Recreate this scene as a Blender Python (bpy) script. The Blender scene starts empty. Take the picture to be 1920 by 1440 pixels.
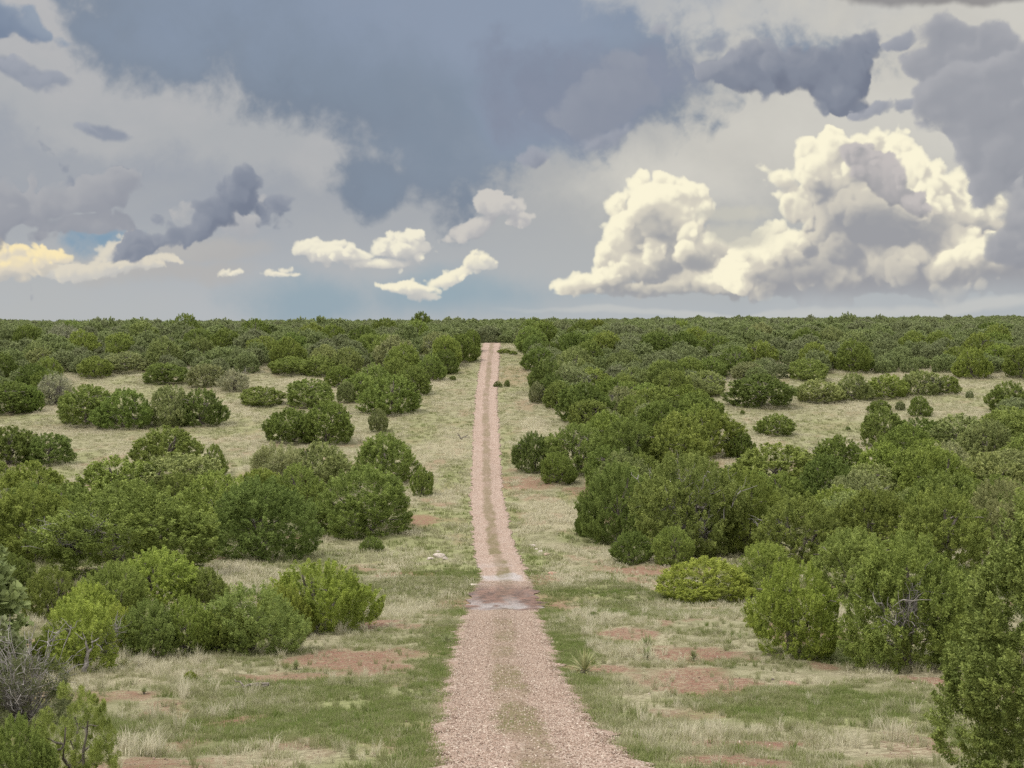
import bpy, math, random
import numpy as np
from mathutils import Vector, Euler

S = bpy.context.scene
COL = S.collection
R = math.radians
rng = np.random.default_rng(11)
random.seed(5)

# ------------------------------------------------------------------ camera
F = 2637.0                      # focal length in pixels of the 1920 px wide photograph
EYE = 17.0
PITCH = math.atan(120.0 / F)    # horizon sits 120 px above the middle
cam_d = bpy.data.cameras.new('camera')
cam = bpy.data.objects.new('camera', cam_d); COL.objects.link(cam)
cam.location = (0, 0, EYE)
cam.rotation_euler = (math.pi / 2 - PITCH, 0, 0)
cam_d.sensor_width = 36.0
cam_d.lens = F / 1920.0 * 36.0
cam_d.clip_start = 0.5
cam_d.clip_end = 20000
S.camera = cam
CP, SP = math.cos(PITCH), math.sin(PITCH)

def ray(px, py):
    """direction through a pixel of the photograph, scaled so that y = 1"""
    u = (px - 960.0) / F; v = -(py - 720.0) / F
    dx, dy, dz = u, CP + v * SP, -SP + v * CP
    return dx / dy, dz / dy

# ------------------------------------------------------------------ noise
def _hash(ix, iy, s):
    n = (ix.astype(np.int64) * 374761393 + iy.astype(np.int64) * 668265263 + s * 974634777) & 0xFFFFFFFF
    n = ((n ^ (n >> 13)) * 1274126177) & 0xFFFFFFFF
    return ((n ^ (n >> 16)) & 0xFFFF) / 65535.0

def vnoise(x, y, s=0):
    x = np.asarray(x, float); y = np.asarray(y, float)
    ix = np.floor(x); iy = np.floor(y); fx = x - ix; fy = y - iy
    fx = fx * fx * (3 - 2 * fx); fy = fy * fy * (3 - 2 * fy)
    a = _hash(ix, iy, s); b = _hash(ix + 1, iy, s); c = _hash(ix, iy + 1, s); d = _hash(ix + 1, iy + 1, s)
    return (a + (b - a) * fx) * (1 - fy) + (c + (d - c) * fx) * fy

def fbm(x, y, s=0, o=4, g=0.5):
    t = 0; a = 1; n = 0
    for k in range(o):
        t = t + a * vnoise(x * 2 ** k + 17.3 * k, y * 2 ** k - 9.1 * k, s + k); n += a; a *= g
    return t / n

def sstep(a, b, x):
    if a > b: return 1 - sstep(b, a, x)
    t = np.clip((x - a) / (b - a), 0, 1); return t * t * (3 - 2 * t)

# ------------------------------------------------------------------ terrain
_D = [-80, 0, 12, 20, 29, 40, 52, 58, 64, 72, 80, 95, 120, 150, 190, 225, 255, 300, 400, 600, 900, 1300, 1600, 2200, 8000]
_Z = [-2, -3.2, -5.0, -6.5, -8.2, -9.87, -11.2, -12.25, -13.15, -13.85, -14.4, -15.5, -15.25, -13.4, -10.8, -7.7, -4.3, -4.9, -6.4, -7.8, -8.3, -7.8, -7.6, -9.5, -75]
_yy = np.arange(-80, 3000, 0.5)
_zz = np.interp(_yy, _D, _Z)
def _smooth(a, w):
    k = np.hanning(w); k /= k.sum()
    return np.convolve(np.pad(a, w // 2, mode='edge'), k, 'valid')[:len(a)]
_z1 = _smooth(_zz, 13); _z2 = _smooth(_zz, 61)
_m = sstep(90, 150, _yy); _zz = _z1 * (1 - _m) + _z2 * _m
_RY = [-80, 10, 20, 24, 29, 40, 56, 59, 62, 70, 74, 80, 95, 120, 150, 190, 255, 400]
_RX = [2.5, 0.95, 0.42, 0.22, 0.05, -0.23, -0.42, -.42, -.42, -.40, -0.36, -.5, -1.22, -2.15, -2.75, -3.55, -3.7, -3.0]
_RW = [1.6, 1.55, 1.55, 1.58, 1.6, 1.58, 1.5, 1.5, 1.8, 1.85, 1.4, 1.35, 1.45, 1.42, 1.5, 1.5, 1.6, 1.6]
_rx = _smooth(np.interp(_yy, _RY, _RX), 17); _rw = _smooth(np.interp(_yy, _RY, _RW), 13)
def road_x(y): return np.interp(y, _yy, _rx)
def road_w(y): return np.interp(y, _yy, _rw)

def ground(x, y):
    x = np.asarray(x, float); y = np.asarray(y, float)
    z = np.interp(y, _yy, _zz)
    off = np.abs(x - road_x(y)) - road_w(y)
    m = sstep(0.3, 6, off); m2 = sstep(8, 45, off)
    z = z + m * (fbm(x * .35, y * .35, 3, 3) - .5) * .35 + m * (fbm(x * 1.3, y * 1.3, 13, 2) - .5) * .16 * sstep(110, 60, y) + m2 * (fbm(x * .05, y * .05, 9, 3) - .5) * 1.2
    z = z + sstep(500, 1000, y) * (fbm(x * .0045 + 5, y * .0035, 19, 3) - .5) * 7
    # shallow ditch on both sides of the crossing
    z = z - 0.3 * np.exp(-((y - 67) / 5.0) ** 2)
    z = z + np.where(y > 260, sstep(-200, 500, x) * sstep(260, 900, y) * 4.5 + sstep(200, 700, -x) * sstep(260, 900, y) * 1.8, 0)
    return z + EYE

def hit(px, py):
    dx, dz = ray(px, py)
    t = np.concatenate([np.arange(8, 300, .25), np.arange(300, 2500, 2.0)])
    below = (EYE + dz * t) < ground(dx * t, t)
    k = np.argmax(below) if below.any() else len(t) - 1
    return float(dx * t[k]), float(t[k])

# ------------------------------------------------------------------ node + mesh helpers
def mat(name):
    m = bpy.data.materials.new(name); m.use_nodes = True
    m.node_tree.nodes.clear()
    return m, m.node_tree

def nd(nt, typ, ins=None, **props):
    n = nt.nodes.new(typ)
    for k, v in props.items(): setattr(n, k, v)
    for k, v in (ins or {}).items():
        s = n.inputs[k]
        if isinstance(v, bpy.types.NodeSocket): nt.links.new(v, s)
        else: s.default_value = v
    return n

def math_(nt, op, a, b=None, c=None, clamp=False):
    ins = {0: a}
    if b is not None: ins[1] = b
    if c is not None: ins[2] = c
    return nd(nt, 'ShaderNodeMath', ins, operation=op, use_clamp=clamp).outputs[0]

def mix_(nt, f, a, b, blend='MIX'):
    n = nd(nt, 'ShaderNodeMix', data_type='RGBA', blend_type=blend)
    for i, v in ((0, f), (6, a), (7, b)):
        if isinstance(v, bpy.types.NodeSocket): nt.links.new(v, n.inputs[i])
        else: n.inputs[i].default_value = v if i == 0 or len(v) == 4 else (*v, 1)
    return n.outputs[2]

def rng_(nt, v, a, b, c=0.0, d=1.0, smooth=True):
    return nd(nt, 'ShaderNodeMapRange', {0: v, 1: a, 2: b, 3: c, 4: d}, interpolation_type='SMOOTHSTEP' if smooth else 'LINEAR').outputs[0]

def lin(r, g, b):
    f = lambda c: (c / 255 / 12.92) if c / 255 <= .04045 else ((c / 255 + .055) / 1.055) ** 2.4
    return (f(r), f(g), f(b), 1.0)

def out(nt, shader, disp=None):
    o = nd(nt, 'ShaderNodeOutputMaterial', {0: shader})
    if disp is not None: nt.links.new(disp, o.inputs[2])

def mesh_np(name, v, faces, mats, face_attr=None, smooth=False, point_attr=None, mat_idx=None):
    """v (n,3); faces (m,k) array (all the same k)"""
    me = bpy.data.meshes.new(name)
    v = np.ascontiguousarray(v, np.float32); faces = np.ascontiguousarray(faces, np.int32)
    m, k = faces.shape
    me.vertices.add(len(v)); me.vertices.foreach_set('co', v.ravel())
    me.loops.add(m * k); me.loops.foreach_set('vertex_index', faces.ravel())
    me.polygons.add(m)
    me.polygons.foreach_set('loop_start', np.arange(0, m * k, k, dtype=np.int32))
    me.polygons.foreach_set('loop_total', np.full(m, k, np.int32))
    if mat_idx is not None: me.polygons.foreach_set('material_index', np.asarray(mat_idx, np.int32))
    me.polygons.foreach_set('use_smooth', np.full(m, smooth))
    for a, d in (face_attr or {}).items():
        at = me.attributes.new(a, 'FLOAT', 'FACE'); at.data.foreach_set('value', np.ascontiguousarray(d, np.float32))
    for a, d in (point_attr or {}).items():
        at = me.attributes.new(a, 'FLOAT', 'POINT'); at.data.foreach_set('value', np.ascontiguousarray(d, np.float32))
    for q in (mats if isinstance(mats, (list, tuple)) else [mats]): me.materials.append(q)
    me.update(calc_edges=True)
    return me

def put(name, me, parent=None, kind=None, label=None, cat=None, group=None):
    o = bpy.data.objects.new(name, me); COL.objects.link(o)
    if parent: o.parent = parent
    if kind: o['kind'] = kind
    if label: o['label'] = label
    if cat: o['category'] = cat
    if group: o['group'] = group
    return o
# ------------------------------------------------------------------ sky, sun
SUN_EL, SUN_AZ = R(60), R(-115)       # azimuth from +Y towards +X: behind and to the left
sd = bpy.data.lights.new('sun', 'SUN'); sd.energy = 2.4; sd.angle = R(10); sd.color = (1.0, .95, .86)
so = bpy.data.objects.new('sun', sd); COL.objects.link(so)
sv = Vector((math.sin(SUN_AZ) * math.cos(SUN_EL), math.cos(SUN_AZ) * math.cos(SUN_EL), math.sin(SUN_EL)))
so.rotation_euler = sv.to_track_quat('Z', 'Y').to_euler(); so.location = sv * 60

# The cloud deck is simulated here: every layer is a density field over azimuth and elevation (units of 100 photo
# pixels of angle), the cumulus are small voxel volumes marched towards the sun and towards the viewer.
f32 = np.float32
U0, U1, V0_, V1_, STEP = -11.6, 11.6, -.6, 8.2, .0125
NX, NY = int((U1 - U0) / STEP), int((V1_ - V0_) / STEP)
UX = (U0 + (np.arange(NX) + .5) * STEP).astype(f32); VY = (V0_ + (np.arange(NY) + .5) * STEP).astype(f32)
GU, GV = np.meshgrid(UX, VY)
K = F / 100.0

def ang(px, py):
    dx, dz = ray(px, py)
    return math.atan2(dx, 1) * K, math.atan2(dz, math.hypot(dx, 1)) * K

def bspl(n, cells, off):
    """dense cubic B-spline weights: n samples over `cells` lattice cells"""
    t = np.arange(n) / n * cells + off; i = np.floor(t).astype(int); u = t - i
    m = int(cells) + 6
    w = np.zeros((n, m), f32)
    for k, c in enumerate(((1 - u) ** 3 / 6, (3 * u ** 3 - 6 * u ** 2 + 4) / 6, (-3 * u ** 3 + 3 * u ** 2 + 3 * u + 1) / 6, u ** 3 / 6)):
        w[np.arange(n), np.minimum(i + k, m - 1)] += c
    return w

def fb2(seed, freq, octv=7, rough=.55, sx=1.0):
    """fractal noise over the sky window, about -1..1; freq in cells per 100 px"""
    r = np.random.default_rng(seed); t = 0; a = 1; n = 0
    for k in range(octv):
        cx, cy = (U1 - U0) * freq * sx, (V1_ - V0_) * freq
        wx, wy = bspl(NX, cx, r.random()), bspl(NY, cy, r.random())
        t = t + a * (wy @ r.normal(size=(wy.shape[1], wx.shape[1])).astype(f32) @ wx.T); n += a * a
        a *= rough; freq *= 2.03
    return t / math.sqrt(n) * 1.5

def sample(img, u, v):
    x = np.clip((u - U0) / STEP - .5, 0, NX - 1.001); y = np.clip((v - V0_) / STEP - .5, 0, NY - 1.001)
    i = x.astype(int); j = y.astype(int); fx = (x - i).astype(f32); fy = (y - j).astype(f32)
    return (img[j, i] * (1 - fx) + img[j, i + 1] * fx) * (1 - fy) + (img[j + 1, i] * (1 - fx) + img[j + 1, i + 1] * fx) * fy

WU, WV = fb2(1, .35, 3) * .22, fb2(2, .35, 3) * .16
WU2, WV2 = fb2(3, 1.6, 4) * .05, fb2(4, 1.6, 4) * .05
NA = sample(fb2(5, .45, 8, .58), GU + WU, GV + WV)
NB = sample(fb2(6, 1.1, 7, .6), GU + WU2 * 2, GV + WV2 * 2)
NT = np.clip(.5 + .42 * sample(fb2(7, .5, 7, .58, .6), GU + WU, GV + WV), 0, 1)
NG = fb2(8, 3.0, 6, .62)

def ell(blobs, k, u, v):
    d = None
    for (x, y, rx, ry, rot) in blobs:
        cx, cy = ang(x, y); c_, s_ = math.cos(R(rot)), math.sin(R(rot))
        a = ((u - cx) * c_ + (v - cy) * s_) * (100 / rx); b = ((v - cy) * c_ - (u - cx) * s_) * (100 / ry)
        l = np.sqrt(a * a + b * b)
        if d is None: d = l
        else:
            h = np.maximum(k - np.abs(d - l), 0) / k
            d = np.minimum(d, l) - h * h * h * k / 6
    return d

def rgb(c): return np.array(lin(*c)[:3], f32)
def blend(C, a, c): return C + (c - C) * a[..., None]
def ramp(t, a, b): return a + (b - a) * t[..., None]

def layer(C, blobs, amp, soft, c1, c2, op=1.0, k=.25, inner=None, fine=False):
    d = ell(blobs, k, GU + (WU2 if fine else WU + WU2), GV + (WV2 if fine else WV + WV2))
    d = d + (NB * .19 + NG * .07 if fine else NA * .17 + NB * .11 + NG * .02) * amp
    a = 1 - sstep(1 - soft, 1 + soft, d)
    c = ramp(np.clip(NT + NG * .06, 0, 1), rgb(c1), rgb(c2))
    if inner is not None: c = blend(c, (1 - sstep(.35, .95, d)).astype(f32), rgb(inner))
    return blend(C, (a * op).astype(f32), c)

gx = sstep(-6, 7, GU)
C = ramp(gx, rgb((158, 163, 172)), rgb((178, 178, 176)))
C = blend(ramp(gx, rgb((182, 186, 189)), rgb((172, 179, 184))), sstep(0, 2.6, GV), C)
C = blend(C, NT * .5, rgb((186, 186, 182)))

# bright warm-grey veil upper right and pale veil upper left
C = layer(C, [(1500, 40, 520, 110, -4), (1800, 180, 300, 200, 0), (1250, 330, 240, 90, 0), (1500, 270, 330, 120, 0)], 1.5, .55, (200, 197, 189), (212, 209, 200), .9)
C = layer(C, [(150, 165, 330, 75, -16), (480, 250, 220, 55, -24), (60, 20, 330, 60, 4), (620, 300, 70, 40, -40)], 2.0, .4, (176, 178, 180), (190, 188, 188), .85)
# blue openings near the horizon
C = layer(C, [(850, 555, 190, 45, 0), (620, 560, 110, 40, 0)], 1.5, .7, (148, 168, 180), (150, 172, 184), .9)
C = layer(C, [(195, 447, 75, 34, 12)], 2.0, .45, (128, 158, 180), (120, 152, 178), .9, fine=True)
# great slate-blue rain cloud across the middle
C = layer(C, [(760, 60, 560, 150, -6), (640, 130, 300, 110, -22), (900, 180, 330, 170, -20), (830, 290, 180, 130, -20), (720, 350, 95, 60, 10), (1120, 130, 220, 150, -10)],
          1.6, .2, (121, 133, 150), (134, 146, 162), .97, .35, (127, 140, 157))
C = layer(C, [(900, 20, 420, 110, 0), (1010, 210, 130, 90, 0)], 1.5, .7, (140, 154, 176), (146, 158, 178), .7)
C = layer(C, [(1090, 200, 170, 110, 10), (1180, 150, 160, 70, 10)], 2.0, .4, (140, 146, 162), (130, 138, 156), .9)
# torn dark scraps, upper left
C = layer(C, [(35, 138, 55, 16, -20), (85, 152, 35, 10, 0), (205, 250, 42, 12, -14)], 2.0, .4, (140, 147, 162), (148, 154, 166), .9, fine=True)
# grey cloud banks, lower left
C = layer(C, [(390, 470, 90, 18, 0), (330, 505, 130, 22, 0)], 2.0, .5, (180, 178, 176), (188, 186, 182), .8)
# ---- cumulus: hierarchical puffs in a voxel box, lit by marching optical depth
def spline_up(n, m):   # (n, m) weights that stretch m samples to n
    t = (np.arange(n) + .5) / n * m - .5; i = np.clip(np.floor(t).astype(int), 0, m - 2); u = np.clip(t - i, 0, 1)
    w = np.zeros((n, m), f32); w[np.arange(n), i] = 1 - u; w[np.arange(n), i + 1] += u
    return w

def fb3(shape, cell, octv, rough, r):
    t = 0; a = 1; n = 0
    for k in range(octv):
        ws = [bspl(s, max(s / cell, 1.01), r.random()) for s in shape]
        g = r.normal(size=[w.shape[1] for w in ws]).astype(f32)
        g = np.tensordot(ws[2], g, (1, 2)); g = np.tensordot(ws[1], g, (1, 2)); g = np.tensordot(ws[0], g, (1, 2))
        t = t + a * g; n += a * a; a *= rough; cell /= 2.0
        if cell < 2.5: break
    return t / math.sqrt(n) * 1.6

def shift2(a, dx, dy):
    ix, iy = math.floor(dx), math.floor(dy); fx, fy = dx - ix, dy - iy
    def s(p, q):
        b = np.roll(np.roll(a, p, 0), q, 1)
        if p > 0: b[:p] = 0
        elif p < 0: b[p:] = 0
        if q > 0: b[:, :q] = 0
        elif q < 0: b[:, q:] = 0
        return b
    return (s(ix, iy) * (1 - fx) + s(ix + 1, iy) * fx) * (1 - fy) + (s(ix, iy + 1) * (1 - fx) + s(ix + 1, iy + 1) * fx) * fy

def cumulus(C, blobs, lit, mid, dark, vox=2.0, seed=1, kids=15, sun=(-.55, -.5, .67), edge=4.0, wisp=8, base=None, shades=(), op=1.0, gain=1.0, fade=(), rag=1.5):
    r = np.random.default_rng(seed)
    E = [(ang(x, y), rx / vox, ry / vox, rot) for (x, y, rx, ry, rot) in blobs]      # radii in voxels
    u0 = min(c[0] - rx * vox / 100 for c, rx, ry, t in E) - 1.4; u1 = max(c[0] + rx * vox / 100 for c, rx, ry, t in E) + 1.4
    v0 = min(c[1] - max(rx * abs(math.sin(R(t))), ry) * vox / 100 for c, rx, ry, t in E) - 1.0; v1 = max(c[1] + max(rx * abs(math.sin(R(t))), ry) * vox / 100 for c, rx, ry, t in E) + 1.1
    X, Z = int((u1 - u0) * 100 / vox), int((v1 - v0) * 100 / vox)
    Y = int(min(max(60, 2.6 * max(min(rx, ry) for _, rx, ry, _ in E)), 150))
    sdf = np.full((X, Y, Z), -9.0, f32)
    def splat(c, Rr):
        lo = [max(0, int(c[k] - max(Rr) - 3)) for k in range(3)]; hi = [min(s, int(c[k] + max(Rr) + 4)) for k, s in enumerate((X, Y, Z))]
        if any(h <= l for l, h in zip(lo, hi)): return
        g = [(np.arange(l, h) - c[k]) for k, (l, h) in enumerate(zip(lo, hi))]
        return lo, hi, g
    def ball(c, q):
        t = splat(c, (q, q, q))
        if t is None: return
        lo, hi, g = t
        d = q - np.sqrt(g[0][:, None, None] ** 2 + g[1][None, :, None] ** 2 + g[2][None, None, :] ** 2)
        sl = tuple(slice(l, h) for l, h in zip(lo, hi)); sdf[sl] = np.maximum(sdf[sl], d)
    for (cu, cv), rx, ry, rot in E:
        c = np.array([(cu - u0) * 100 / vox, Y * .55 + r.uniform(-.12, .12) * Y, (cv - v0) * 100 / vox])
        co, si = math.cos(R(rot)), math.sin(R(rot)); m = min(rx, ry); ryd = min(.5 * (rx + ry), Y * .36)
        Rr = np.array([rx, ryd, ry]) * .9
        t = splat(c, (max(rx, ry),) * 3)
        if t:
            lo, hi, g = t
            a = (g[0][:, None, None] * co + g[2][None, None, :] * si) / Rr[0]; b = (g[2][None, None, :] * co - g[0][:, None, None] * si) / Rr[2]
            d = (1 - np.sqrt(a * a + b * b + (g[1][None, :, None] / Rr[1]) ** 2)) * m * .8
            sl = tuple(slice(l, h) for l, h in zip(lo, hi)); sdf[sl] = np.maximum(sdf[sl], d)
        for _ in range(int(kids * (rx * ry / (m * m)) ** .6)):
            d = r.normal(size=3); d[2] += .35; d[1] -= .2; d /= np.linalg.norm(d)
            p = d * Rr; p = c + np.array([p[0] * co - p[2] * si, p[1], p[0] * si + p[2] * co])
            q = m * (.12 + .42 * r.random() ** 1.7)
            ball(p, q)
            for _ in range(9):
                e = r.normal(size=3) + d * .7; e[2] += .25; e /= np.linalg.norm(e)
                w = q * r.uniform(.22, .5); p2 = p + e * q * .9
                ball(p2, w)
                if w > 4:
                    for _ in range(5):
                        e2 = r.normal(size=3) + e * .7; e2 /= np.linalg.norm(e2)
                        ball(p2 + e2 * w * .9, w * r.uniform(.25, .5))
    sdf += fb3((X, Y, Z), 24, 4, .66, r) * wisp * .5
    if base is not None:
        zb = (ang(960, base)[1] - v0) * 100 / vox
        sdf -= np.clip(zb - np.arange(Z), 0, None)[None, None, :] * .35
    rho = np.clip((sdf + .5) / edge, 0, 1)
    # optical depth towards the sun, slice by slice from the top
    sx, sy, sz = sun; tau = np.zeros((X, Y), f32); TS = np.empty_like(rho); up = np.zeros((X, Y), f32); TU = np.empty_like(rho)
    for z in range(Z - 1, -1, -1):
        TS[:, :, z] = tau + rho[:, :, z] * .5; TU[:, :, z] = up + rho[:, :, z] * .5
        tau = shift2(tau + rho[:, :, z] / sz, -sx / sz, -sy / sz); up = up + rho[:, :, z]
    s_ = 0.30
    Ls = .55 * np.exp(-s_ * TS) + .33 * np.exp(-s_ * .22 * TS) + .2 * np.exp(-s_ * .05 * TS)
    La = np.exp(-.05 * TU)
    Ls = Ls * .78 + La * .16
    T = np.ones((X, Z), f32); acc = np.zeros((X, Z), f32)
    for y in range(Y):
        o = 1 - np.exp(-.42 * rho[:, y, :]); acc += T * o * Ls[:, y, :]; T *= 1 - o
    al = 1 - T; s = acc / np.maximum(al, 1e-4)
    s = (s - .3) * gain + .3
    # on to the sky window
    i0, i1 = np.searchsorted(UX, u0), np.searchsorted(UX, u1); j0, j1 = max(0, np.searchsorted(VY, v0)), np.searchsorted(VY, v1)
    tu = np.clip((UX[i0:i1] - u0) * 100 / vox - .5, 0, X - 1.001); tv = np.clip((VY[j0:j1] - v0) * 100 / vox - .5, 0, Z - 1.001)
    def res(a):
        i = tu.astype(int); fx = (tu - i)[:, None]; a = a[i] * (1 - fx) + a[i + 1] * fx
        j = tv.astype(int); fy = (tv - j)[None]; return (a[:, j] * (1 - fy) + a[:, j + 1] * fy).T.astype(f32)
    al, s = res(al), res(s)
    if True:   # fine curl of the edges
        jj = np.clip(np.arange(al.shape[0])[:, None] + WV2[j0:j1, i0:i1] / STEP * .7 * rag, 0, al.shape[0] - 1).astype(int)
        ii = np.clip(np.arange(al.shape[1])[None] + WU2[j0:j1, i0:i1] / STEP * .7 * rag, 0, al.shape[1] - 1).astype(int)
        al, s = al[jj, ii], s[jj, ii]
    gu, gv, nb, ng = GU[j0:j1, i0:i1], GV[j0:j1, i0:i1], NB[j0:j1, i0:i1], NG[j0:j1, i0:i1]
    al = np.clip(al + (ng * .2 + nb * .1) * rag * al * (1 - al) * 4, 0, 1)
    s = s + ng * .014 + nb * .045 + NA[j0:j1, i0:i1] * .05
    for (bl, dk, sf) in shades:
        d = ell(bl, .25, gu + WU2[j0:j1, i0:i1], gv + WV2[j0:j1, i0:i1]) + nb * .16
        s = s - dk * (1 - sstep(1 - sf, 1 + sf, d)) * np.clip(s, 0, 1)
    for (bl, sf) in fade:
        d = ell(bl, .25, gu, gv) + nb * .15
        al = al * sstep(1 - sf, 1 + sf, d)
    c = ramp(sstep(.08, .46, s).astype(f32), rgb(dark), rgb(mid)); c = blend(c, sstep(.44, .86, s).astype(f32), rgb(lit))
    C[j0:j1, i0:i1] = blend(C[j0:j1, i0:i1], (al * op).astype(f32), c)
    return C

C = cumulus(C, [(880, 428, 52, 20, 20), (940, 388, 50, 26, 0), (978, 410, 30, 18, 0), (915, 368, 18, 11, 0), (840, 448, 26, 10, 0)], (206, 202, 196), (184, 183, 184), (152, 155, 164), 1.6, 10, edge=5, wisp=5)
C = cumulus(C, [(645, 480, 75, 18, 0), (745, 465, 62, 28, 0), (715, 496, 85, 15, 0), (585, 472, 36, 15, 0), (770, 446, 26, 16, 0), (640, 458, 16, 8, 0), (815, 472, 18, 9, 0)],
            (244, 238, 216), (208, 205, 198), (170, 173, 178), 1.5, 8, edge=4, wisp=4.5, base=515)
C = cumulus(C, [(845, 522, 58, 17, 18), (888, 494, 32, 20, 0), (915, 500, 14, 10, 0), (770, 541, 64, 10, -2), (800, 556, 28, 8, 0), (730, 538, 20, 8, 0)],
            (248, 241, 215), (212, 209, 200), (176, 179, 182), 1.4, 9, edge=4, wisp=4.5)
C = cumulus(C, [(440, 514, 22, 6, 0), (425, 510, 9, 6, 0), (452, 511, 8, 5, 0), (515, 516, 26, 6, 0), (528, 509, 12, 7, 0), (500, 513, 10, 6, 0), (550, 518, 12, 3, 0)],
            (240, 233, 212), (210, 208, 200), (184, 186, 188), 1.1, 12, edge=4, wisp=5)
C = cumulus(C, [(150, 510, 130, 14, 0), (232, 448, 18, 12, 40), (208, 475, 30, 16, 34), (250, 502, 80, 12, 0), (300, 490, 40, 8, 0)],
            (226, 218, 200), (206, 203, 196), (184, 185, 186), 1.5, 15, edge=5, wisp=5, op=.9)
C = cumulus(C, [(10, 500, 90, 24, 4), (85, 482, 46, 17, 0), (40, 472, 26, 12, 0), (-60, 500, 90, 40, 0), (110, 486, 28, 10, 0)],
            (252, 234, 186), (224, 214, 194), (190, 188, 184), 1.5, 14, edge=4, wisp=4.5)
C = cumulus(C, [(1245, 400, 84, 62, 0), (1180, 430, 60, 48, 0), (1285, 372, 40, 32, 0), (1205, 362, 34, 28, 0), (1150, 387, 24, 20, 0), (1230, 480, 100, 56, 10), (1140, 520, 70, 27, 20), (1095, 530, 62, 22, 8), (1400, 490, 56, 50, 0), (1370, 520, 80, 40, 0), (1310, 470, 62, 46, 0), (1350, 525, 110, 36, 0), (1240, 538, 160, 20, 0)],
            (253, 246, 218), (212, 206, 192), (160, 161, 164), 2.0, 3, base=552, shades=[([(1290, 498, 100, 26, 22), (1225, 415, 40, 34, 0), (1240, 545, 150, 16, 0)], .55, .6)])
C = cumulus(C, [(1458, 340, 28, 24, 0), (1440, 318, 14, 10, 0), (1440, 366, 20, 15, 0), (1490, 392, 50, 30, -30), (1525, 325, 48, 42, 0), (1580, 312, 56, 42, 0), (1620, 400, 105, 95, 0), (1694, 282, 27, 26, 0), (1700, 320, 42, 42, 0), (1655, 298, 48, 38, 0), (1700, 400, 115, 80, -10),
                (1770, 400, 98, 62, -14), (1830, 400, 60, 38, -14), (1470, 470, 58, 46, 0), (1420, 500, 50, 38, 0), (1500, 520, 150, 46, 0), (1700, 490, 190, 66, 0), (1840, 500, 130, 60, 0), (1960, 520, 130, 50, 0)],
            (253, 246, 218), (210, 204, 191), (156, 157, 162), 2.1, 5, base=572,
            shades=[([(1530, 490, 140, 34, 22), (1620, 440, 110, 44, 16), (1460, 515, 60, 24, 0)], .62, .5), ([(1700, 535, 260, 40, 0), (1880, 530, 140, 40, 0), (1640, 390, 60, 40, -30), (1560, 380, 30, 40, 0)], .5, .6)])
# shaded lump drifting in front of the big tower
C = cumulus(C, [(1610, 300, 40, 26, -38), (1650, 335, 60, 32, -38), (1710, 372, 36, 22, -38), (1590, 282, 22, 16, 0)], (196, 190, 188), (168, 166, 168), (142, 143, 150), 1.7, 21, edge=4, wisp=4)
# torn dark clouds: the same volumes, thick and in shade
def murk(C, blobs, seed, c1=(166, 169, 177), c2=(142, 147, 160), c3=(112, 119, 138), vox=2.6, edge=8, wisp=10, **k):
    blobs = [(x, y, rx * 1.15, ry * 1.35, t) for x, y, rx, ry, t in blobs]
    return cumulus(C, blobs, c1, c2, c3, vox, seed, edge=edge, wisp=wisp, kids=8, gain=.7, rag=2.4, **k)
C = murk(C, [(440, 410, 90, 26, 4), (505, 380, 30, 26, 0)], 31, (193, 191, 189), (177, 177, 180), (164, 166, 171), op=.75)
C = murk(C, [(320, 448, 90, 20, 22), (390, 410, 60, 24, 34), (440, 368, 46, 22, 34), (290, 462, 50, 14, 0), (462, 338, 20, 14, 0), (340, 385, 14, 8, 0)], 32, (152, 157, 168), (132, 139, 154), (114, 122, 140), vox=1.8, edge=9, wisp=13)
C = murk(C, [(110, 385, 120, 26, 14), (30, 400, 70, 30, 0), (-20, 400, 70, 44, 0), (150, 425, 70, 18, 0), (72, 340, 14, 18, 0), (10, 358, 20, 14, 0), (210, 365, 34, 14, 20), (90, 450, 60, 12, 0)], 33, (173, 174, 178), (153, 156, 165), (139, 143, 155), op=.95)
C = murk(C, [(50, 60, 90, 14, -16), (140, 84, 50, 8, 0), (-60, 45, 90, 22, 0), (20, 35, 30, 10, 0)], 34, (149, 160, 175), (128, 141, 161), (114, 128, 150), edge=9, wisp=11)
C = murk(C, [(30, 138, 44, 9, -20), (82, 152, 26, 6, 0), (205, 250, 34, 7, -14)], 35, (164, 168, 178), (148, 154, 166), (136, 143, 157), vox=2, op=.9)
C = murk(C, [(1130, 268, 50, 15, 8), (1165, 262, 20, 12, 0), (985, 300, 40, 18, 0)], 36, (159, 163, 174), (136, 142, 157), (120, 127, 145), op=.95)
C = murk(C, [(1180, 120, 90, 24, 0), (1290, 110, 70, 11, 14), (1345, 88, 18, 14, 40), (1250, 155, 22, 9, 0), (1120, 180, 120, 40, 10), (1080, 210, 90, 40, 0)], 37, (150, 155, 167), (140, 146, 160), (126, 134, 152), vox=3, op=.8, edge=14, wisp=9)
C = murk(C, [(1470, 130, 100, 34, -6), (1420, 135, 90, 28, 0), (1560, 165, 60, 30, -34), (1610, 110, 22, 32, -16), (1635, 78, 15, 22, -16), (1590, 140, 36, 30, 0), (1545, 205, 20, 18, 0), (1400, 120, 40, 20, 0)], 38, (158, 161, 170), (132, 138, 152), (110, 116, 133), vox=2.2, edge=8, wisp=9)
C = murk(C, [(1240, 68, 18, 10, -20), (1255, 85, 10, 6, 0), (1698, 60, 20, 8, 50), (1650, 205, 40, 10, 0), (1712, 210, 22, 10, 0), (1620, 215, 16, 8, 0)], 39, (168, 170, 178), (149, 153, 164), (134, 139, 153), vox=1.8, edge=6, wisp=8, op=.95)
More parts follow.
